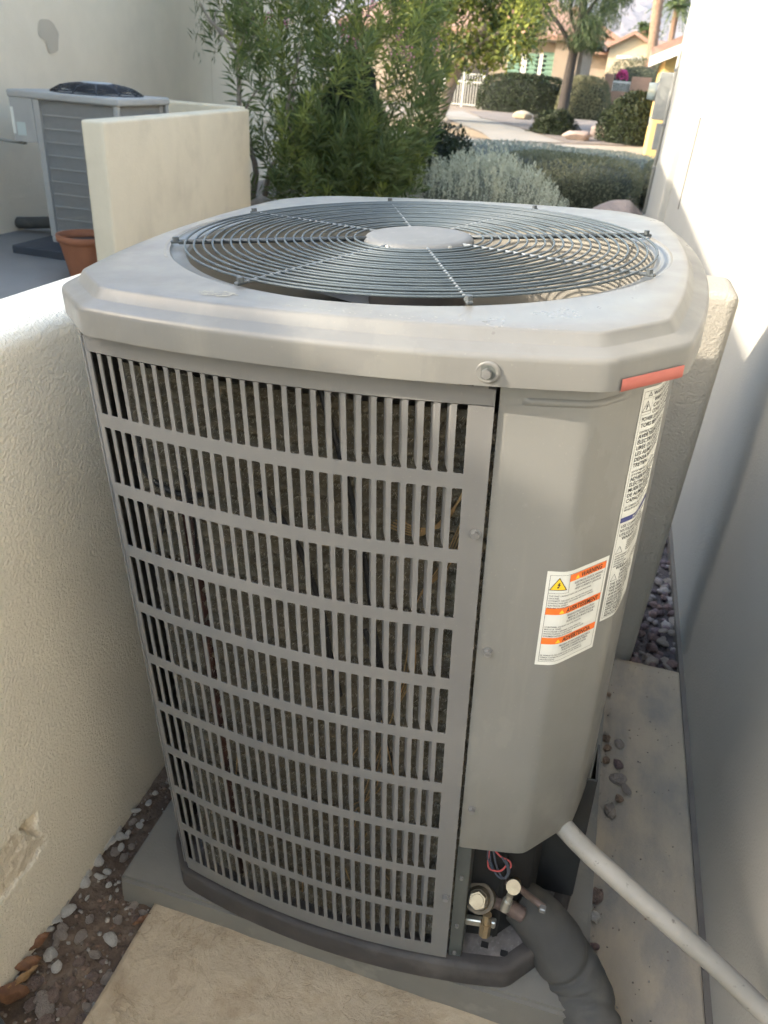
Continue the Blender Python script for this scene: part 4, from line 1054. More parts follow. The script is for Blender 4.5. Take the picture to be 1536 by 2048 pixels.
M_['paint2'] = pm('second_unit_paint', (.37, .36, .335), (.33, .32, .30), 5, .5)
M_['mesh2'] = pm('second_unit_coil', (.26, .255, .245), (.22, .215, .207), 30, .6)
fu = empty('second_condenser', (-4.52, 4.73, .06), math.radians(3)); tag(fu, 'boxy grey condenser with dark domed fan guard against the blank wall', 'air conditioner')
FW, FD, FH = .76, .86, 1.19
boxo('coil', (.03, .03, .03), (FW - .03, FD - .03, FH - .06), M_['mesh2'], fu)
boxo('base', (-.01, -.01, 0), (FW + .01, FD + .01, .05), M_['paint2'], fu, .01)
boxo('corner_post', (-.02, -.004, .05), (.035, .05, FH - .05), M_['paint2'], fu, .006)
boxo('corner_post', (FW - .05, -.004, .05), (FW - .01, .04, FH - .05), M_['paint2'], fu, .012, 3)
boxo('corner_post', (FW - .03, FD - .05, .05), (FW, FD, FH - .05), M_['paint2'], fu, .01)
for i in range(10): boxo('louver_bar', (.036, .008, .10 + i * .102), (FW - .05, .018, .1065 + i * .102), M_['paint2'], fu)
for i in range(43): boxo('grille_wire', (.045 + i * .0155, .012, .06), (.049 + i * .0155, .016, FH - .06), M_['paint2'], fu)
for i in range(40): boxo('grille_wire', (FW - .030, .06 + i * .0172, .06), (FW - .024, .064 + i * .0172, FH - .06), M_['paint2'], fu)
boxo('lid', (-.245, -.02, FH - .06), (FW + .01, FD + .01, FH), M_['paint2'], fu, .02, 4, True)
boxo('control_box', (-.235, -.012, .80), (-.02, .42, FH - .055), M_['paint2'], fu, .006)
boxo('rating_label', (-.232, -.0145, .86), (-.206, -.0125, 1.06), M_['label'], fu)
boxo('rating_label', (-.19, -.0145, .85), (-.11, -.0125, .95), pm('foil_label', (.45, .50, .47)), fu)
bm = bmesh.new(); cyl_bm(bm, (-.19, .05, .80), (-.19, .05, .775), .02, .02, 10); cyl_bm(bm, (-.19, .05, .785), (-.9, .06, .80), .012, .012, 8); bobj('conduit', bm, M_['conduit'], fu, True, ang=40)
M_['dome'] = pm('black_guard', (.025, .027, .033), None, rough=.5)
dm = bpy.data.objects.new('fan_dome', None); COL.objects.link(dm); dm.parent = fu; dm.location = (FW / 2 - .06, FD / 2, FH); dm.scale = (1.22, 1.22, 1.0)
for i in range(12):
    a = 2 * math.pi * i / 12; tubeo('dome_spoke', [(.31 * math.cos(a), .31 * math.sin(a), .004), (.24 * math.cos(a), .24 * math.sin(a), .052), (.13 * math.cos(a), .13 * math.sin(a), .075), (0, 0, .078)], .007, M_['dome'], dm, 6)
for R_, z in ((.31, .004), (.29, .022), (.27, .036), (.25, .048), (.22, .058), (.19, .066), (.16, .071), (.13, .075), (.10, .077), (.07, .078)): torus('dome_ring', R_, .0055, z, M_['dome'], dm, 48, 6)
bm = bmesh.new(); cyl_bm(bm, (0, 0, .074), (0, 0, .088), .11, .10, 24); bobj('dome_cap', bm, pm('dome_cap_paint', (.36, .37, .37)), dm, True, ang=40)
boxo('second_pad', (-4.72, 4.42, -.03), (-3.75, 5.60, .062), pm('dark_pad', (.035, .04, .05), (.05, .055, .065), 5, .8), None, .01)
tag(bpy.data.objects['second_pad'], 'dark flat pad beneath the second boxy condenser', 'pad')
hz_ = spline([(-6.6, 5.2, .05), (-5.9, 5.35, .05), (-5.4, 5.25, .06), (-5.0, 5.35, .09), (-4.75, 5.3, .14)], 8)
tag(tubeo('insulated_hose', hz_, .055, M_['rubber'], None, 10), 'black insulated pipe along the base of the blank tan wall', 'pipe')
M_['terra'] = pm('terracotta', (.30, .115, .055), (.25, .095, .045), 8, .8)
pot = empty('terracotta_pot', (-3.70, 4.06, 0)); tag(pot, 'round terracotta pot on the concrete by the tan screen wall', 'pot')
pr = [(.0, .01), (.13, .01), (.145, .0), (.15, .02), (.195, .26), (.198, .27), (.215, .275), (.218, .32), (.195, .322), (.19, .27), (.18, .22), (.0, .215)]
V = [(r * math.cos(2 * math.pi * k / 36), r * math.sin(2 * math.pi * k / 36), z) for k in range(36) for r, z in pr[:-2]]
mobj('pot_body', V, grid_faces(36, len(pr) - 2, True), M_['terra'], pot, True)
V = [(.192 * math.cos(2 * math.pi * k / 36), .192 * math.sin(2 * math.pi * k / 36), .262) for k in range(36)]
mobj('pot_soil', V, [tuple(range(36))], pm('pot_soil', (.03, .03, .035), (.05, .045, .04), 30, .95), pot)

# ------------------------------------------------------------------ plants
def leaves(B, D, Ln, Wd, droop=.15, fold=.25, seed=0):
    """B base points, D unit directions, Ln lengths, Wd widths: pointed leaves of 4 triangles each"""
    r = np.random.default_rng(seed); n = len(B)
    R = r.normal(size=(n, 3)); S = np.cross(D, R); S /= np.linalg.norm(S, axis=1, keepdims=True) + 1e-9; Nn = np.cross(S, D)
    L = Ln[:, None]; Wv = Wd[:, None]
    mid = B + D * L * .5 - Nn * L * droop * .25; tip = B + D * L - Nn * L * droop
    a = mid + S * Wv * .5 + Nn * Wv * fold; b = mid - S * Wv * .5 + Nn * Wv * fold
    V = np.stack([B, a, mid, b, tip], 1).reshape(-1, 3)
    base = np.arange(n)[:, None] * 5
    F = np.concatenate([base + np.array([[0, 1, 2]]), base + np.array([[0, 2, 3]]), base + np.array([[1, 4, 2]]), base + np.array([[2, 4, 3]])])
    return V, F
def unit(v): return v / (np.linalg.norm(v, axis=1, keepdims=True) + 1e-9)
def leaf_obj(name, V, F, mat, parent, kind=True):
    o = link(name, fast_mesh(name, V, F), mat, parent)
    if kind: o['kind'] = 'stuff'
    return o
M_['bark'] = pm('grey_bark', (.24, .20, .165), (.17, .14, .115), 12, .9, .8, 40, .01, c3=(.30, .26, .22), s3=30)
M_['olbark'] = pm('oleander_bark', (.33, .27, .22), (.25, .205, .165), 20, .85, .5, 60, .006)
M_['darkbark'] = pm('dark_bark', (.045, .036, .03), (.03, .025, .022), 10, .9, .6, 30, .01)
def limb(name, pts, r0, r1, mat, parent, n=5, seg=8):
    P = spline(pts, n); k = len(P)
    return tubeo(name, P, [r0 + (r1 - r0) * i / (k - 1) for i in range(k)], mat, parent, seg)

# oleander: whorled narrow leaves along upright shoots
OLC = np.array([-3.35, 8.5, 0])
ol = empty('oleander_bush', tuple(OLC)); tag(ol, 'tall bushy oleander with narrow leaves and a few pink flowers by the tan wall', 'bush')
g_l = leaf_mat('oleander_leaf', (.085, .125, .04), (.19, .23, .085), .38, .45)
g_y = leaf_mat('oleander_young_leaf', (.17, .215, .05), (.27, .30, .08), .45, .45)
Bs, Ds, Ls, Ws = [], [], [], []; By, Dy, Ly, Wy = [], [], [], []
nshoot = 620
flow = []
for k in range(nshoot):
    a = rng.uniform(0, 2 * math.pi); q = math.sqrt(rng.uniform(0, 1)); h = rng.uniform(.25, 3.3) if k > 170 else rng.uniform(.08, .95)
    prof_ = (.72 + .38 * math.sin(min(1, h / 2.6) * math.pi * .75))
    px, py = q * math.cos(a) * 1.28 * prof_, q * math.sin(a) * 1.15 * prof_
    if px < -.35 and h < 1.5 and py < .35 and rng.random() < .85: continue
    dirv = np.array([px * .32 + rng.normal(0, .18), py * .32 + rng.normal(0, .18), 1.0 if h > .7 else .7]); dirv /= np.linalg.norm(dirv)
    ln = rng.uniform(.30, .62); young = rng.random() < .32
    nl = int(ln / .032)
    for i in range(nl):
        t = i / nl; b = np.array([px, py, h - ln * .3]) + dirv * ln * t + rng.normal(0, .006, 3)
        for w_ in range(3):
            an = w_ * 2.094 + i * 1.05 + rng.normal(0, .25)
            ref = np.cross(dirv, [math.cos(an), math.sin(an), .13]); ref /= np.linalg.norm(ref) + 1e-9
            el = .30 + .75 * t + rng.normal(0, .2)
            d = ref * math.cos(el) + dirv * math.sin(el)
            if young: By.append(b); Dy.append(d); Ly.append(rng.uniform(.12, .19)); Wy.append(rng.uniform(.017, .026))
            else: Bs.append(b); Ds.append(d); Ls.append(rng.uniform(.14, .23)); Ws.append(rng.uniform(.019, .030))
    if rng.random() < .10 and h > 1.2: flow.append(np.array([px, py, h + ln * .72]))
V, F = leaves(np.array(Bs), unit(np.array(Ds)), np.array(Ls), np.array(Ws), .18, .2, 1); leaf_obj('foliage', V, F, g_l, ol)
V, F = leaves(np.array(By), unit(np.array(Dy)), np.array(Ly), np.array(Wy), .12, .2, 2); leaf_obj('young_foliage', V, F, g_y, ol)
M_['pink'] = leaf_mat('pink_petal', (.55, .16, .28), (.75, .38, .48), .6, .35)
Bf, Df = [], []
for c in flow + [at(740, 15, 8.0) - OLC, at(752, 8, 8.0) - OLC, at(800, 70, 8.1) - OLC, at(812, 100, 8.1) - OLC, at(685, 55, 7.9) - OLC, at(815, 120, 8.0) - OLC, at(490, 5, 7.8) - OLC, at(535, 35, 7.8) - OLC]:
    for k in range(16):
        v = rng.normal(0, 1, 3); v[2] = abs(v[2]) * .8; v /= np.linalg.norm(v); Bf.append(np.array(c) + rng.normal(0, .035, 3)); Df.append(v)
V, F = leaves(np.array(Bf), unit(np.array(Df)), rng.uniform(.022, .036, len(Bf)), rng.uniform(.018, .028, len(Bf)), .3, .2, 3); leaf_obj('flowers', V, F, M_['pink'], ol)
def olp(u, v, y): return tuple(at(u, v, y) - OLC)
for pts, r0, r1 in (([(530, 390, 8.2), (545, 330, 8.1), (590, 300, 8.05), (575, 220, 8.0), (588, 160, 8.0), (600, 100, 8.0)], .035, .012), ([(590, 300, 8.05), (598, 250, 8.0), (585, 215, 8.0), (592, 170, 8.0)], .02, .009),
                    ([(478, 230, 7.9), (478, 160, 7.9), (470, 105, 7.9), (445, 65, 7.9), (420, 40, 7.9), (400, 5, 7.9)], .034, .010), ([(470, 105, 7.9), (490, 70, 7.9), (510, 30, 7.9)], .018, .008), ([(445, 72, 7.9), (430, 50, 7.9), (432, 20, 7.9)], .014, .006),
                    ([(490, 220, 8.0), (515, 180, 8.0), (540, 170, 8.0)], .014, .005), ([(505, 395, 8.3), (512, 345, 8.2), (500, 290, 8.1), (485, 235, 7.95)], .04, .034), ([(650, 400, 8.6), (655, 300, 8.6), (640, 200, 8.6)], .03, .012)):
    limb('stem', [olp(*p) for p in pts], r0, r1, M_['olbark'], ol)
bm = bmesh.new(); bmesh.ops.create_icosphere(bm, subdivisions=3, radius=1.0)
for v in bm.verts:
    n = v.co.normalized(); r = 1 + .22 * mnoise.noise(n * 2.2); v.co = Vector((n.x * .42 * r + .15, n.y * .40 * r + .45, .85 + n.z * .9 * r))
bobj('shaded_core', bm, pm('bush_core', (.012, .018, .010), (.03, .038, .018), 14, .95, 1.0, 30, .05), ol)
# sparse twigs of the left-hand stem
Bt, Dt = [], []
for k in range(260):
    u = rng.uniform(385, 520); v = rng.uniform(-40, 90) if rng.random() < .8 else rng.uniform(60, 140); Bt.append(at(u, v, rng.uniform(7.7, 8.2)) - OLC); q = rng.normal(0, .6, 3); q[2] = abs(q[2]) + .7; Dt.append(q)
V, F = leaves(np.array(Bt), unit(np.array(Dt)), rng.uniform(.07, .14, 260), rng.uniform(.009, .016, 260), .15, .2, 5); leaf_obj('foliage', V, F, leaf_mat('dusty_leaf', (.11, .12, .055), (.17, .165, .08), .6, .25), ol)

def blob_bush(name, label, c, rad, n, ll, lw, m1, core=(.02, .028, .014), seed=0, boxy=2.0, updir=.5, group=None, cat='bush', rough=.14, shell=.25):
    """c base centre on the ground, rad = (rx, ry, height)"""
    r = np.random.default_rng(seed); e = empty(name, tuple(c)); tag(e, label, cat, group)
    d = r.normal(size=(n, 3)); d = unit(d); d[:, 2] = np.abs(d[:, 2]) ** .8
    pn = (np.abs(d) ** boxy).sum(1) ** (-1 / boxy)
    wob = np.array([1 + rough * mnoise.noise(Vector((x * 2.6 + seed, y * 2.6, z * 2.6))) for x, y, z in d])
    P = d * (pn * wob * (1 - shell * r.uniform(0, 1, n) ** 2))[:, None] * np.array(rad)
    D = unit(d * .8 + r.normal(0, .55, (n, 3)) + np.array([0, 0, updir]))
    V, F = leaves(P, D, r.uniform(.7, 1.3, n) * ll, r.uniform(.7, 1.2, n) * lw, .15, .2, seed); leaf_obj('foliage', V, F, m1, e)
    bm = bmesh.new(); bmesh.ops.create_icosphere(bm, subdivisions=3, radius=1.0)
    for v in bm.verts:
        q = v.co.normalized(); z = max(q.z, -.02); k = (abs(q.x) ** boxy + abs(q.y) ** boxy + abs(z) ** boxy) ** (-1 / boxy) * (1 + rough * mnoise.noise(Vector((q.x * 2.6 + seed, q.y * 2.6, z * 2.6)))) * (1 - shell)
        v.co = Vector((q.x * k * rad[0], q.y * k * rad[1], z * k * rad[2]))
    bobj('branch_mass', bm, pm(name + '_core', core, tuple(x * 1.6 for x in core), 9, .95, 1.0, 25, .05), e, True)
    return e
# silvery sage: upright woolly shoots
p = at(968, 400, 9.0); SG = np.array([p[0], 9.2, 0])
sg = empty('sage_shrub', tuple(SG)); tag(sg, 'pale silvery sage shrub with upright shoots behind the condenser', 'bush')
Bs, Ds = [], []
for k in range(900):
    a = rng.uniform(0, 6.283); q = math.sqrt(rng.uniform(0, 1)); x = q * math.cos(a) * 1.02; y_ = q * math.sin(a) * .75; top = .80 * math.sqrt(max(0, 1 - (q * .86) ** 2)) + rng.normal(0, .05) - .16 * max(0, x - .2); hgt = rng.uniform(.12, .30)
    d = np.array([x * .18 + rng.normal(0, .08), y_ * .2 + rng.normal(0, .08), 1]); d /= np.linalg.norm(d)
    for i in range(15):
        b = np.array([x, y_, max(.03, top - hgt)]) + d * hgt * (i / 15); an = rng.uniform(0, 6.28); Bs.append(b); Ds.append(np.array([math.cos(an), math.sin(an), .9]))
V, F = leaves(np.array(Bs), unit(np.array(Ds)), rng.uniform(.022, .042, len(Bs)), rng.uniform(.010, .017, len(Bs)), .1, .2, 8)
leaf_obj('foliage', V, F, leaf_mat('sage_leaf', (.44, .45, .335), (.60, .60, .47), .85, .3), sg)
bm = bmesh.new(); bmesh.ops.create_icosphere(bm, subdivisions=3, radius=1.0)
for v in bm.verts: q = v.co.normalized(); v.co = Vector((q.x * .9, q.y * .62, max(q.z, 0) * .62))
bobj('branch_mass', bm, pm('sage_core', (.10, .105, .075), (.15, .155, .11), 12, .95, 1.0, 30, .04), sg, True)

hedge1 = leaf_mat('dusty_hedge_leaf', (.11, .115, .065), (.19, .19, .115), .7, .3)
hedge2 = leaf_mat('blue_grey_leaf', (.17, .20, .17), (.27, .30, .25), .75, .3)
darkg = leaf_mat('dark_leaf', (.016, .026, .012), (.036, .05, .02), .55, .2)
midg = leaf_mat('mid_green_leaf', (.06, .095, .03), (.12, .16, .05), .55, .25)
yelg = leaf_mat('yellow_green_leaf', (.20, .24, .05), (.30, .32, .08), .55, .3)
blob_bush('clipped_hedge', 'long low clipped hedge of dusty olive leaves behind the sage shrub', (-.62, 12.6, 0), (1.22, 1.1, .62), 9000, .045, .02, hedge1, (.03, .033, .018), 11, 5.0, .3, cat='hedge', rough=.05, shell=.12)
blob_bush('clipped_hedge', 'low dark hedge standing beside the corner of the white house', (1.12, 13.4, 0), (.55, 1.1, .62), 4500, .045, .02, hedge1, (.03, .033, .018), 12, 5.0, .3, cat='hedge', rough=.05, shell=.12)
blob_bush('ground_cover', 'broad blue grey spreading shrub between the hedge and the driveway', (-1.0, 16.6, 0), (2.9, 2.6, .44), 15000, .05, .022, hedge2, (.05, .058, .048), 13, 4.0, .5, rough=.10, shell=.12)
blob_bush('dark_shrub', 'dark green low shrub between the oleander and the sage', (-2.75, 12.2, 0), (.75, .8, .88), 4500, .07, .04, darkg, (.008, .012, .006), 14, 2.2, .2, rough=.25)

# boulder behind the condenser
def boulder(name, c, r, mat, label, seed, rz=0.0):
    me = stone_mesh(name, seed, mat, 4); o = bpy.data.objects.new(name, me); COL.objects.link(o); o.location = c; o.scale = r; o.rotation_euler = (0, 0, rz); me.polygons.foreach_set('use_smooth', [True] * len(me.polygons)); tag(o, label, 'boulder'); return o
M_['boul'] = pm('pink_boulder', (.33, .26, .22), (.26, .205, .18), 2, .9, .8, 10, .03)
M_['boult'] = pm('tan_boulder', (.42, .35, .26), (.34, .28, .21), 2, .9, .8, 10, .03)
boulder('boulder', (.36, 9.4, .12), (.42, .42, .42), M_['boul'], 'pinkish boulder behind the condenser at the end of the clipped hedge', 5, .4)

# ------------------------------------------------------------------ across the street
M_['drive'] = pm('pale_concrete', (.27, .25, .22), (.235, .22, .195), .8, .9, .1, 20, .01)
M_['tangravel'] = pm('tan_gravel', (.30, .225, .14), (.245, .18, .112), 3, .95, .8, 14, .03, c3=(.34, .275, .185), s3=10)
M_['greygravel'] = pm('river_gravel', (.20, .17, .15), (.15, .128, .115), 3, .95, .8, 14, .03, c3=(.26, .23, .20), s3=10)
def draped(name, poly_uv, lift, mat, kind='structure', nseg=1):
    pts = [hit(u, v) for u, v in poly_uv]
    V = [(p[0], p[1], gz(p[1]) - .055 + lift) for p in pts]
    # fan split in strips so that it follows the rise
    o = mobj(name, V, [tuple(range(len(V)))], mat); bm = bmesh.new(); bm.from_mesh(o.data)
    for _ in range(4):
        bmesh.ops.triangulate(bm, faces=bm.faces[:]); bmesh.ops.subdivide_edges(bm, edges=[e for e in bm.edges if e.calc_length() > 1.2], cuts=1)
    bmesh.ops.triangulate(bm, faces=bm.faces[:])
    for v in bm.verts: v.co.z = gz(v.co.y) - .055 + lift
    bmesh.ops.recalc_face_normals(bm, faces=bm.faces[:])
    bm.to_mesh(o.data); bm.free(); tag(o, kind=kind); return o
draped('driveway', [(700, 250), (1000, 279), (1180, 287), (1420, 297), (1440, 330), (1200, 318), (940, 300), (700, 282)], .012, M_['drive'])
draped('front_path', [(868, 222), (925, 220), (960, 233), (1010, 246), (1130, 283), (985, 278), (965, 262), (905, 240)], .020, M_['drive'])
draped('gravel_bank', [(780, 236), (862, 234), (905, 243), (962, 263), (985, 276), (900, 266), (780, 252)], .016, M_['tangravel'])
draped('gravel_yard', [(935, 219), (1120, 228), (1320, 262), (1400, 292), (1250, 288), (1135, 283), (1012, 245), (962, 232)], .016, M_['greygravel'])

YB = hit(960, 216)[1]
M_['hwall'] = stucco('far_house_wall', (.30, .245, .19), (.27, .22, .175), (.32, .265, .21), b=.3, bs=10, bd=.01)
M_['shut'] = pm('green_shutter', (.16, .27, .20), (.13, .23, .17), 4, .6)
M_['trim'] = pm('white_trim', (.66, .64, .58), (.60, .58, .53), 4, .6)
M_['glassd'] = pm('dark_pane', (.04, .05, .05), None, rough=.1)
HB = YB + 2.6
def bw(u, v, Y): return at(u, v, Y)
h1 = empty('street_house', tuple(at(1040, 200, HB))); h1.location.z = gz(HB) - .06
tag(h1, 'tan house across the street with green shutters and tiled roof', 'house')
zb = gz(HB) - .06
xl = at(700, 120, HB)[0]; xr = at(1165, 120, HB)[0]; ze = at(1040, 62, HB)[2]
rel(boxo('wall', (xl, HB, zb), (xr, HB + 8, ze), M_['hwall'], h1, .02), h1)
xg = at(1232, 80, HB)[0]; rl = at(960, 30, HB)[2]
V = [(xl - .6, HB - .7, ze - .1), (xr + .7, HB - .7, ze - .1), (xr - 2.5, HB + 4, ze + 1.9), (xl + 2, HB + 4, ze + 1.9), (xl - .6, HB + 8.7, ze - .1), (xr + .7, HB + 8.7, ze - .1)]
V += [(x, y, z - .2) for x, y, z in V]
F = [(0, 1, 2, 3), (1, 5, 2), (4, 3, 2, 5), (0, 3, 4), (6, 9, 8, 7), (7, 8, 11), (10, 11, 8, 9), (6, 10, 9), (0, 6, 7, 1), (1, 7, 11, 5), (4, 5, 11, 10), (0, 4, 10, 6)]
rel(mobj('roof', V, F, M_['tile'], h1), h1)
rel(boxo('eave_band', (xl, HB - .06, ze - .38), (xr + .02, HB + .02, ze - .12), M_['trim'], h1), h1)
for (ua, ub, va, vb, mt, nm) in ((1040, 1054, 108, 164, 'trim', 'column'), (1056, 1072, 106, 166, 'shut', 'shutter'), (1074, 1086, 106, 168, 'trim', 'column'), (1088, 1110, 104, 170, 'shut', 'shutter'), (1018, 1038, 108, 162, 'shut', 'shutter')):
    a = at(ua, va, HB); b = at(ub, vb, HB)
    o = boxo(nm, (a[0], HB - .10, b[2]), (b[0], HB + .02, a[2]), M_[mt], h1, .01); rel(o, h1)
    if nm == 'shutter':
        for k in range(7):
            z = b[2] + (a[2] - b[2]) * (k + .5) / 7; s_ = boxo('slat', (a[0] + .03, HB - .125, z - .03), (b[0] - .03, HB - .103, z + .05), M_[mt], o)
rel(boxo('pilaster', (at(1112, 100, HB)[0], HB - .35, zb), (at(1160, 100, HB)[0], HB - .01, ze), M_['hwall'], h1, .02), h1)
M_['eshade'] = pm('entry_shade_paint', (.05, .046, .04), (.035, .032, .03), 2, .9)
rel(boxo('entry_shade', (at(878, 180, HB)[0], HB - .03, zb), (at(972, 180, HB)[0], HB + .03, at(930, 128, HB)[2]), M_['eshade'], h1), h1)  # flat panel on the wall, entry shade put into its dark colour
# gable house beyond
HG = HB + 16
g2 = empty('gable_house', tuple(at(1250, 120, HG))); g2.location.z = gz(HG) - .06
tag(g2, 'beige gabled house with pink roof tiles beyond the palm trunk', 'house')
def gx(u): return at(u, 110, HG)[0]
def gzz(v, u=1250): return at(u, v, HG)[2]
rel(boxo('wall', (gx(1130), HG, gz(HG) - .1), (gx(1420), HG + 9, gzz(108)), M_['hwall'], g2), g2)
apx = gx(1262); apz = gzz(72, 1262); el, er = gx(1218), gx(1312); ez = gzz(98, 1262)
M_['cream'] = pm('cream_gable', (.50, .42, .29), (.46, .385, .265), 1, .9)
V = [(el, HG - 1.2, ez), (er, HG - 1.2, ez), (apx, HG - 1.2, apz), (el, HG - 1.2, gz(HG) - .1), (er, HG - 1.2, gz(HG) - .1)]
V += [(x, y + 1.3, z) for x, y, z in V]
rel(mobj('gable', V, [(3, 4, 1, 2, 0), (8, 5, 7, 6, 9), (3, 0, 5, 8), (4, 9, 6, 1), (0, 2, 7, 5), (2, 1, 6, 7)], M_['cream'], g2), g2)
def slope(x0, z0, x1, z1, y0, y1, t=.22):
    V = [(x0, y0, z0), (x1, y0, z1), (x1, y1, z1), (x0, y1, z0)]; V += [(x, y, z + t) for x, y, z in V]
    return V, [(3, 2, 1, 0), (4, 5, 6, 7), (0, 1, 5, 4), (1, 2, 6, 5), (2, 3, 7, 6), (3, 0, 4, 7)]
for (a, b) in (((el - .5, ez - .28), (apx, apz)), ((apx, apz), (er + .5, ez - .28))):
    V, F = slope(a[0], a[1], b[0], b[1], HG - 1.6, HG + 5); rel(mobj('roof', V, F, M_['tile'], g2), g2)
V = [(gx(1120), HG - .8, gzz(106)), (gx(1425), HG - .8, gzz(106)), (gx(1425), HG + 5, gzz(72, 1330)), (gx(1120), HG + 5, gzz(72, 1330))]; V += [(x, y, z - .2) for x, y, z in V]
rel(mobj('roof', V, [(0, 1, 2, 3), (7, 6, 5, 4), (0, 4, 5, 1), (1, 5, 6, 2), (2, 6, 7, 3), (3, 7, 4, 0)], M_['tile'], g2), g2)
rel(boxo('garage_window', (gx(1235), HG - 1.28, gzz(120)), (gx(1285), HG - 1.21, gzz(113)), M_['trim'], g2), g2)
# big hip roof peeking between the trees
HR = HB + 20
h3 = empty('hip_roof_house', tuple(at(1180, 110, HR))); h3.location.z = gz(HR) - .06; tag(h3, 'house with a tan wall and a long sloping tiled roof edge behind the feathery tree', 'house')
a0 = at(1100, 118, HR); a1 = at(1235, 72, HR); a2 = at(1150, 22, HR)
rel(boxo('wall', (a0[0], HR, gz(HR) - .1), (at(1228, 100, HR)[0], HR + 7, at(1180, 92, HR)[2]), M_['cream'], h3), h3)
V = [(a0[0], HR - .1, at(1100, 92, HR)[2]), (at(1228, 90, HR)[0], HR - .1, at(1228, 92, HR)[2]), (a2[0], HR - .1, a2[2]), ]; V += [(x, y + 7, z) for x, y, z in V]
rel(mobj('gable', V, [(0, 1, 2), (5, 4, 3), (0, 2, 5, 3), (1, 4, 5, 2), (0, 3, 4, 1)], M_['cream'], h3), h3)
for (a, b) in (((a2[0], a2[2]), (at(1240, 90, HR)[0], at(1240, 88, HR)[2])), ((a0[0] - .8, at(1090, 96, HR)[2]), (a2[0], a2[2]))):
    V, F = slope(a[0], a[1], b[0], b[1], HR - .7, HR + 7.5, .3); rel(mobj('roof', V, F, M_['tile'], h3), h3)
# yellow house at the right, beyond our wall
YH = 19.0
yl = at(1330, 130, YH); yh = empty('yellow_house', (at(1400, 150, YH)[0], YH, 0)); tag(yh, 'yellow stucco house gable beyond the corner of the white house', 'house')
M_['yel'] = pm('yellow_stucco', (.62, .44, .17), (.58, .41, .155), 1, .9)
xa = at(1326, 150, YH)[0]; zt = at(1345, 100, YH)[2]
rel(boxo('wall', (xa, YH, -.05), (xa + 5, YH + 7, at(1326, 112, YH)[2]), M_['yel'], yh), yh)
V, F = slope(xa - .35, at(1316, 116, YH)[2], xa + 2.6, at(1316, 116, YH)[2] + 1.35, YH - .5, YH + 7.4, .16); rel(mobj('roof', V, F, M_['tile'], yh), yh)
V, F = slope(xa - .36, at(1316, 116, YH)[2] - .2, xa + 2.6, at(1316, 116, YH)[2] + 1.15, YH - .52, YH - .42, .2); rel(mobj('fascia', V, F, M_['trim'], yh), yh)
V = [(xa, YH + .001, at(1326, 112, YH)[2] - .01), (xa + 2.6, YH + .001, at(1326, 112, YH)[2] - .01), (xa + 2.6, YH + .001, at(1316, 116, YH)[2] + 1.15)]; V += [(x, y + 6, z) for x, y, z in V]
rel(mobj('gable', V, [(0, 1, 2), (5, 4, 3), (0, 2, 5, 3), (1, 4, 5, 2)], M_['yel'], yh), yh)

# iron gate with posts
YG = YB + .8
gt = empty('garden_gate', tuple(at(925, 215, YG))); gt.location.z = gz(YG) - .05; tag(gt, 'pale iron bar gate between the leaning tree and the dark hedge', 'gate')
M_['iron'] = pm('pale_iron', (.50, .50, .46), None, rough=.6)
za, zc = gz(YG) - .05, at(925, 146, YG)[2]
xA, xB = at(888, 190, YG)[0], at(962, 190, YG)[0]
for k in range(15):
    x = xA + (xB - xA) * k / 14; rel(boxo('bar', (x - .014, YG - .014, za + .06), (x + .014, YG + .014, zc), M_['iron'], gt), gt)
for z in (za + .1, (za + zc) / 2 + .35, zc - .04): rel(boxo('rail', (xA, YG - .018, z), (xB, YG + .018, z + .05), M_['iron'], gt), gt)
for x in (xA - .05, (xA + xB) / 2, xB + .05): rel(boxo('gate_post', (x - .045, YG - .045, za), (x + .045, YG + .045, zc + .06), M_['iron'], gt), gt)
# planter wall with railing
YP = HB + 6
pw = empty('planter_wall', tuple(at(1255, 180, YP))); pw.location.z = gz(YP) - .05; tag(pw, 'reddish block garden wall with white railing before the gabled house', 'wall')
M_['block'] = pm('pink_block', (.36, .22, .15), (.31, .19, .13), 3, .9)
def px_(u): return at(u, 165, YP)[0]
zz = lambda v, u=1255: at(u, v, YP)[2]
for (a, b, t) in ((1208, 1226, 150), (1226, 1262, 184), (1262, 1302, 152)): rel(boxo('block_pier', (px_(a), YP, gz(YP) - .1), (px_(b), YP + .4, zz(t)), M_['block'], pw, .02), pw)
for k in range(9):
    x = px_(1227) + (px_(1261) - px_(1227)) * k / 8; rel(boxo('baluster', (x - .02, YP + .18, zz(184)), (x + .02, YP + .22, zz(166)), M_['trim'], pw), pw)
rel(boxo('rail', (px_(1226), YP + .16, zz(167)), (px_(1262), YP + .24, zz(163)), M_['trim'], pw), pw)

def bush_at(name, label, u, v_base, v_top, wpx, n, ll, lw, mat, core, seed, boxy=2.2, depth=.7, cat='bush', rough=.12, shell=.2, updir=.3):
    p = hit(u, v_base); d = np.linalg.norm(p - CAM); top = at(u, v_top, p[1])[2]; rx = wpx / 2 / FPX * d
    return blob_bush(name, label, (p[0], p[1] + rx * depth * .6, gz(p[1]) - .05), (rx, rx * depth, max(.2, top - gz(p[1]) + .05)), n, ll, lw, mat, core, seed, boxy, updir, None, cat, rough, shell)
bush_at('dark_hedge', 'dark clipped hedge in front of the shuttered house', 1040, 224, 150, 158, 9000, .10, .05, darkg, (.010, .014, .008), 21, 4.5, .4, 'hedge', .05, .12)
bush_at('ball_shrub', 'rounded clipped shrub with a pale lit top beside the dark tree trunk', 1160, 236, 152, 92, 6000, .10, .045, hedge1, (.02, .024, .013), 22, 3.0, .8, rough=.06, shell=.14)
bush_at('round_shrub', 'deep green rounded shrub near the corner of the white house', 1262, 286, 182, 118, 7000, .09, .05, darkg, (.008, .014, .007), 23, 2.2, .8, rough=.18)
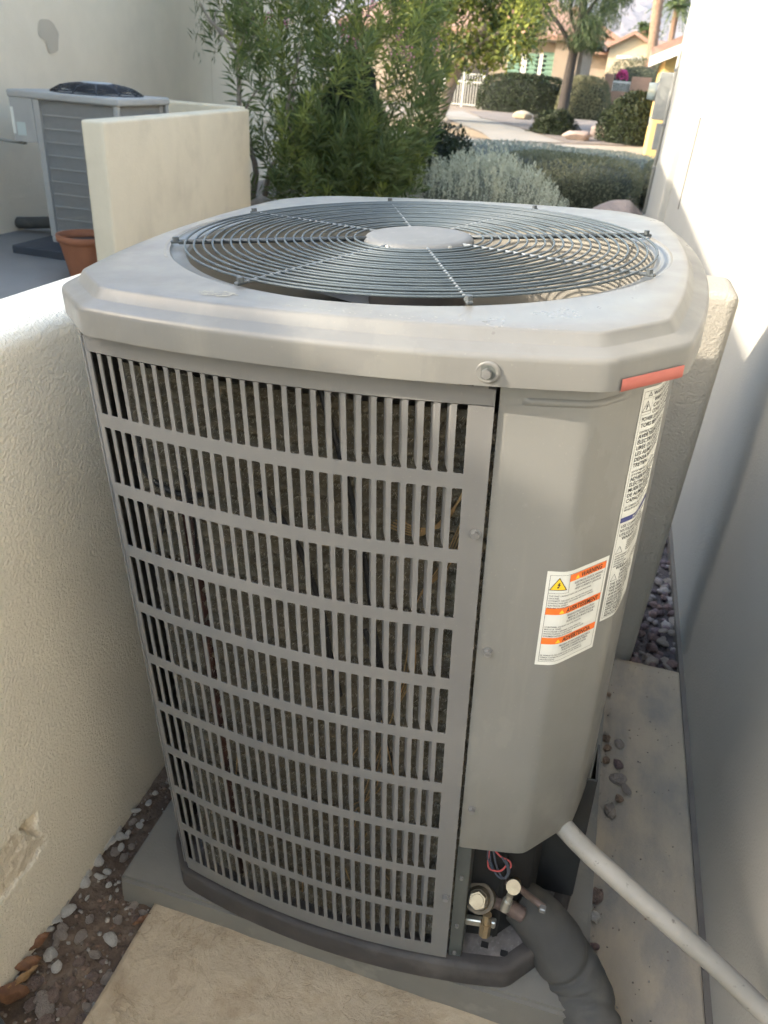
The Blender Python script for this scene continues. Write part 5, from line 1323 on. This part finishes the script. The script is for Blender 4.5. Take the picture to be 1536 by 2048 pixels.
bush_at('low_shrub', 'small dark shrub at the foot of the feathery tree', 1104, 266, 222, 84, 3500, .08, .04, darkg, (.010, .014, .008), 24, 2.0, .7, rough=.25)
bush_at('tall_hedge', 'tall yellow green hedge beside the planter wall', 1214, 214, 112, 52, 6000, .10, .05, yelg, (.05, .06, .02), 25, 3.0, 1.0, 'hedge', .08, .15)
bush_at('tall_hedge', 'tall darker green hedge next to the yellow green one', 1172, 214, 108, 66, 6000, .10, .05, midg, (.02, .028, .012), 26, 2.6, 1.0, 'hedge', .08, .15)
p = at(1290, 150, YP + 4); blob_bush('olive_hedge', 'greyish olive hedge under the gabled house windows', (p[0], YP + 4, gz(YP + 4) - .05), (2.6, 1.2, at(1290, 117, YP + 4)[2] - gz(YP + 4)), 5000, .12, .06, hedge1, (.03, .035, .02), 27, 3.0, .3, None, 'hedge', .12, .15)
p = at(1246, 147, YP + .9); blob_bush('flowering_vine', 'small magenta flowering plant beside the block planter wall', (p[0], YP + .9, p[2] - .30), (.30, .25, .45), 400, .10, .08, leaf_mat('magenta_petal', (.55, .05, .20), (.72, .12, .32), .6, .3), (.06, .03, .03), 28)
for (u, v, r, lab, s_) in ((1045, 236, .40, 'tan boulder beside the front path', 41), (1205, 272, .55, 'grey boulder below the deep green rounded shrub', 42), (868, 250, .60, 'lit tan boulder at the foot of the leaning tree', 43), (850, 244, .35, 'small tan rock near the leaning tree trunks', 44), (1150, 276, .45, 'low grey rock beside the small dark shrub', 45)):
    p = hit(u, v); boulder('boulder', (p[0], p[1], gz(p[1]) + r * .15), (r, r, r), M_['boult'] if 'tan' in lab else M_['boul'], lab, s_)

# ------------------------------------------------------------------ trees
def crown(name, parent, centres, per, spread, ll, lw, mat, seed, droop=.2, dirf=None):
    r = np.random.default_rng(seed); B = []; D = []
    for c, s in centres:
        q = r.normal(0, 1, (per, 3)); q = unit(q) * (r.uniform(0, 1, (per, 1)) ** .45) * s * spread
        B.append(q + c); dd = unit(q) * .6 + r.normal(0, .6, (per, 3))
        if dirf is not None: dd = dd * .5 + dirf
        D.append(dd)
    B = np.concatenate(B); D = unit(np.concatenate(D)); n = len(B)
    V, F = leaves(B, D, r.uniform(.7, 1.3, n) * ll, r.uniform(.7, 1.3, n) * lw, droop, .2, seed)
    return leaf_obj(name, V, F, mat, parent)
# leaning tree in the sun
tb = hit(862, 236); TY = tb[1]; t1 = empty('leaning_tree', (tb[0], tb[1], gz(TY) - .05)); O = np.array(t1.location)
tag(t1, 'sunlit yellow green tree with two leaning trunks across the street', 'tree')
def tp(u, v, dy=0): return tuple(at(u, v, TY + dy) - O)
limb('trunk', [tp(862, 242), tp(856, 190), tp(850, 140), tp(862, 80, .5), tp(880, 0, .5)], .30, .16, M_['bark'], t1, 6, 12)
limb('trunk', [tp(872, 240), tp(890, 200), tp(905, 160), tp(930, 110, -.4), tp(975, 50, -.8)], .24, .12, M_['bark'], t1, 6, 12)
limb('limb', [tp(905, 160), tp(895, 130), tp(885, 110), tp(890, 60)], .12, .06, M_['bark'], t1)
limb('limb', [tp(930, 110, -.4), tp(990, 70, -1), tp(1040, 40, -1)], .09, .04, M_['bark'], t1)
cs = []
for k in range(120):
    u = rng.uniform(815, 1075); v = rng.uniform(-130, 128); lim = 128 - max(0, (u - 960)) * .55 - max(0, 850 - u) * .5
    if v > lim: continue
    cs.append((np.array(tp(u, v, rng.uniform(-2.4, 2.4))), rng.uniform(.45, .85)))
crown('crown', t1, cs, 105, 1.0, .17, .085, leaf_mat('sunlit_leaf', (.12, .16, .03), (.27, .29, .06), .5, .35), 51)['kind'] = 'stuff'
crown('crown', t1, [c for c in cs if rng.random() < .75], 75, .95, .17, .085, leaf_mat('shaded_leaf', (.04, .065, .018), (.09, .12, .035), .5, .3), 52)['kind'] = 'stuff'  # darker copy of the crown leaves, inner shade put into the colour
crown('blossom', t1, [cs[i] for i in range(0, len(cs), 9)], 9, .8, .12, .1, leaf_mat('blossom', (.45, .25, .18), (.6, .38, .28), .6, .3), 53)['kind'] = 'stuff'
# feathery tree
tb = hit(1124, 234); T2 = tb[1]; t2 = empty('feathery_tree', (tb[0], tb[1], gz(T2) - .05)); O2 = np.array(t2.location)
tag(t2, 'dark slender tree with fine drooping foliage before the tiled roofs', 'tree')
def tq(u, v, dy=0): return tuple(at(u, v, T2 + dy) - O2)
limb('trunk', [tq(1122, 236), tq(1134, 170), tq(1146, 110), tq(1160, 50), tq(1172, -30), tq(1180, -120)], .24, .13, M_['darkbark'], t2, 6, 12)
limb('limb', [tq(1146, 110), tq(1125, 60), tq(1090, 10), tq(1060, -40)], .10, .05, M_['darkbark'], t2)
limb('limb', [tq(1160, 50), tq(1185, 10), tq(1230, -40)], .09, .04, M_['darkbark'], t2)
limb('limb', [tq(1155, 70), tq(1140, 20), tq(1150, -60)], .08, .04, M_['darkbark'], t2)
cs = [(np.array(tq(rng.uniform(1050, 1215), rng.uniform(-160, 62), rng.uniform(-2.2, 2.2))), rng.uniform(.4, .8)) for k in range(95)]
cs += [(np.array(tq(rng.uniform(1195, 1255), rng.uniform(-160, 25), rng.uniform(-1.5, 1.5))), rng.uniform(.25, .5)) for k in range(34)]
cs += [(np.array(tq(rng.uniform(1130, 1205), rng.uniform(40, 95), rng.uniform(-1.0, 1.0))), rng.uniform(.2, .4)) for k in range(12)]
crown('crown', t2, cs, 150, 1.0, .26, .028, leaf_mat('feather_leaf', (.035, .06, .025), (.085, .115, .045), .55, .25), 61, .35, np.array([0, 0, -.55]))['kind'] = 'stuff'
# palms
def palm(name, label, base_uv, top_uv, Y, r, crown_r, seed, nfr=26):
    rr_ = np.random.default_rng(seed); b = at(*base_uv, Y); t = at(*top_uv, Y); z0 = gz(Y) - .1
    e = empty(name, (b[0] + (b[0] - t[0]) * (b[2] - z0) / max(.1, (t[2] - b[2])), Y, z0)); tag(e, label, 'palm tree'); Oe = np.array(e.location)
    n = 60; P = [Vector(np.array([0, 0, 0]) * (1 - i / n) + (t - Oe) * (i / n)) for i in range(n + 1)]
    tubeo('trunk', P, [r * (1.08 if i % 2 else .94) for i in range(n + 1)], M_['palmbark'], e, 12)
    Bs, Ds, Ll = [], [], []
    for k in range(nfr):
        az = rr_.uniform(0, 6.283); el = rr_.uniform(-.5, 1.3); d = np.array([math.cos(az) * math.cos(el), math.sin(az) * math.cos(el), math.sin(el)])
        L_ = crown_r * rr_.uniform(.8, 1.15); side = np.cross(d, [0, 0, 1]); side /= np.linalg.norm(side) + 1e-9
        for i in range(26):
            s = i / 25; pt = (t - Oe) + d * L_ * s + np.array([0, 0, -1]) * L_ * .55 * s * s
            for sg_ in (-1, 1):
                Bs.append(pt); Ds.append(d * .6 + side * sg_ * .9 + np.array([0, 0, -.35])); Ll.append(crown_r * .33 * (1 - .6 * s))
    Bs = np.array(Bs); V, F = leaves(Bs, unit(np.array(Ds)), np.array(Ll), np.full(len(Bs), crown_r * .028), .2, .15, seed); leaf_obj('fronds', V, F, leaf_mat(name + '_frond', (.06, .10, .035), (.13, .17, .06), .5, .3), e); return e
M_['palmbark'] = pm('palm_bark', (.30, .19, .13), (.21, .13, .09), 6, .9, 1.0, 12, .05)
palm('palm_tree', 'tall palm whose thick rough trunk rises beside the gabled roof', (1301, 122), (1345, -210), HG - 3, .30, 2.6, 71)
palm('palm_tree', 'slender palm with its green crown against the mountains', (1343, 74), (1356, 8), HG + 22, .25, 2.4, 72, 34)
palm('palm_tree', 'short bushy palm peeking over the pink roof', (1290, 80), (1288, 62), HG + 16, .3, 1.5, 73, 30)

# ------------------------------------------------------------------ mountains
xs = np.linspace(-5200, 2400, 150); rows = []
M_['rock'] = pm('bare_mountain', (.30, .255, .235), (.24, .20, .19), .004, .95, 1.0, .02, 40, c3=(.35, .31, .29), s3=.012)
V = []
nd = 44
for x in xs:
    for j in range(nd):
        t = j / (nd - 1); y = 2900 + 1900 * t
        ridge = 620 + 190 * mnoise.fractal(Vector((x * .0009, 2.2, 0)), 1, 2, 4)
        h = ridge * (t ** .8) * (1 + .34 * mnoise.fractal(Vector((x * .0042, y * .0024, 7.3)), .9, 2.1, 6)) - 6
        V.append((x, y, h))
tag(mobj('mountains', V, grid_faces(len(xs), nd), M_['rock'], None, True), kind='structure')

# ------------------------------------------------------------------ air
m = bpy.data.materials.new('haze_air'); m.use_nodes = True; m.node_tree.nodes.clear()
out = m.node_tree.nodes.new('ShaderNodeOutputMaterial'); pv = m.node_tree.nodes.new('ShaderNodeVolumePrincipled')
pv.inputs['Color'].default_value = (.78, .85, 1.0, 1); pv.inputs['Density'].default_value = 1.4e-4; pv.inputs['Anisotropy'].default_value = .3
m.node_tree.links.new(pv.outputs[0], out.inputs['Volume'])
hzb = boxo('haze', (-6500, -60, -9), (5000, 6500, 1500), m); tag(hzb, kind='stuff')
hzb['label'] = 'thin blue air between the yard and the mountains'; hzb['category'] = 'haze'
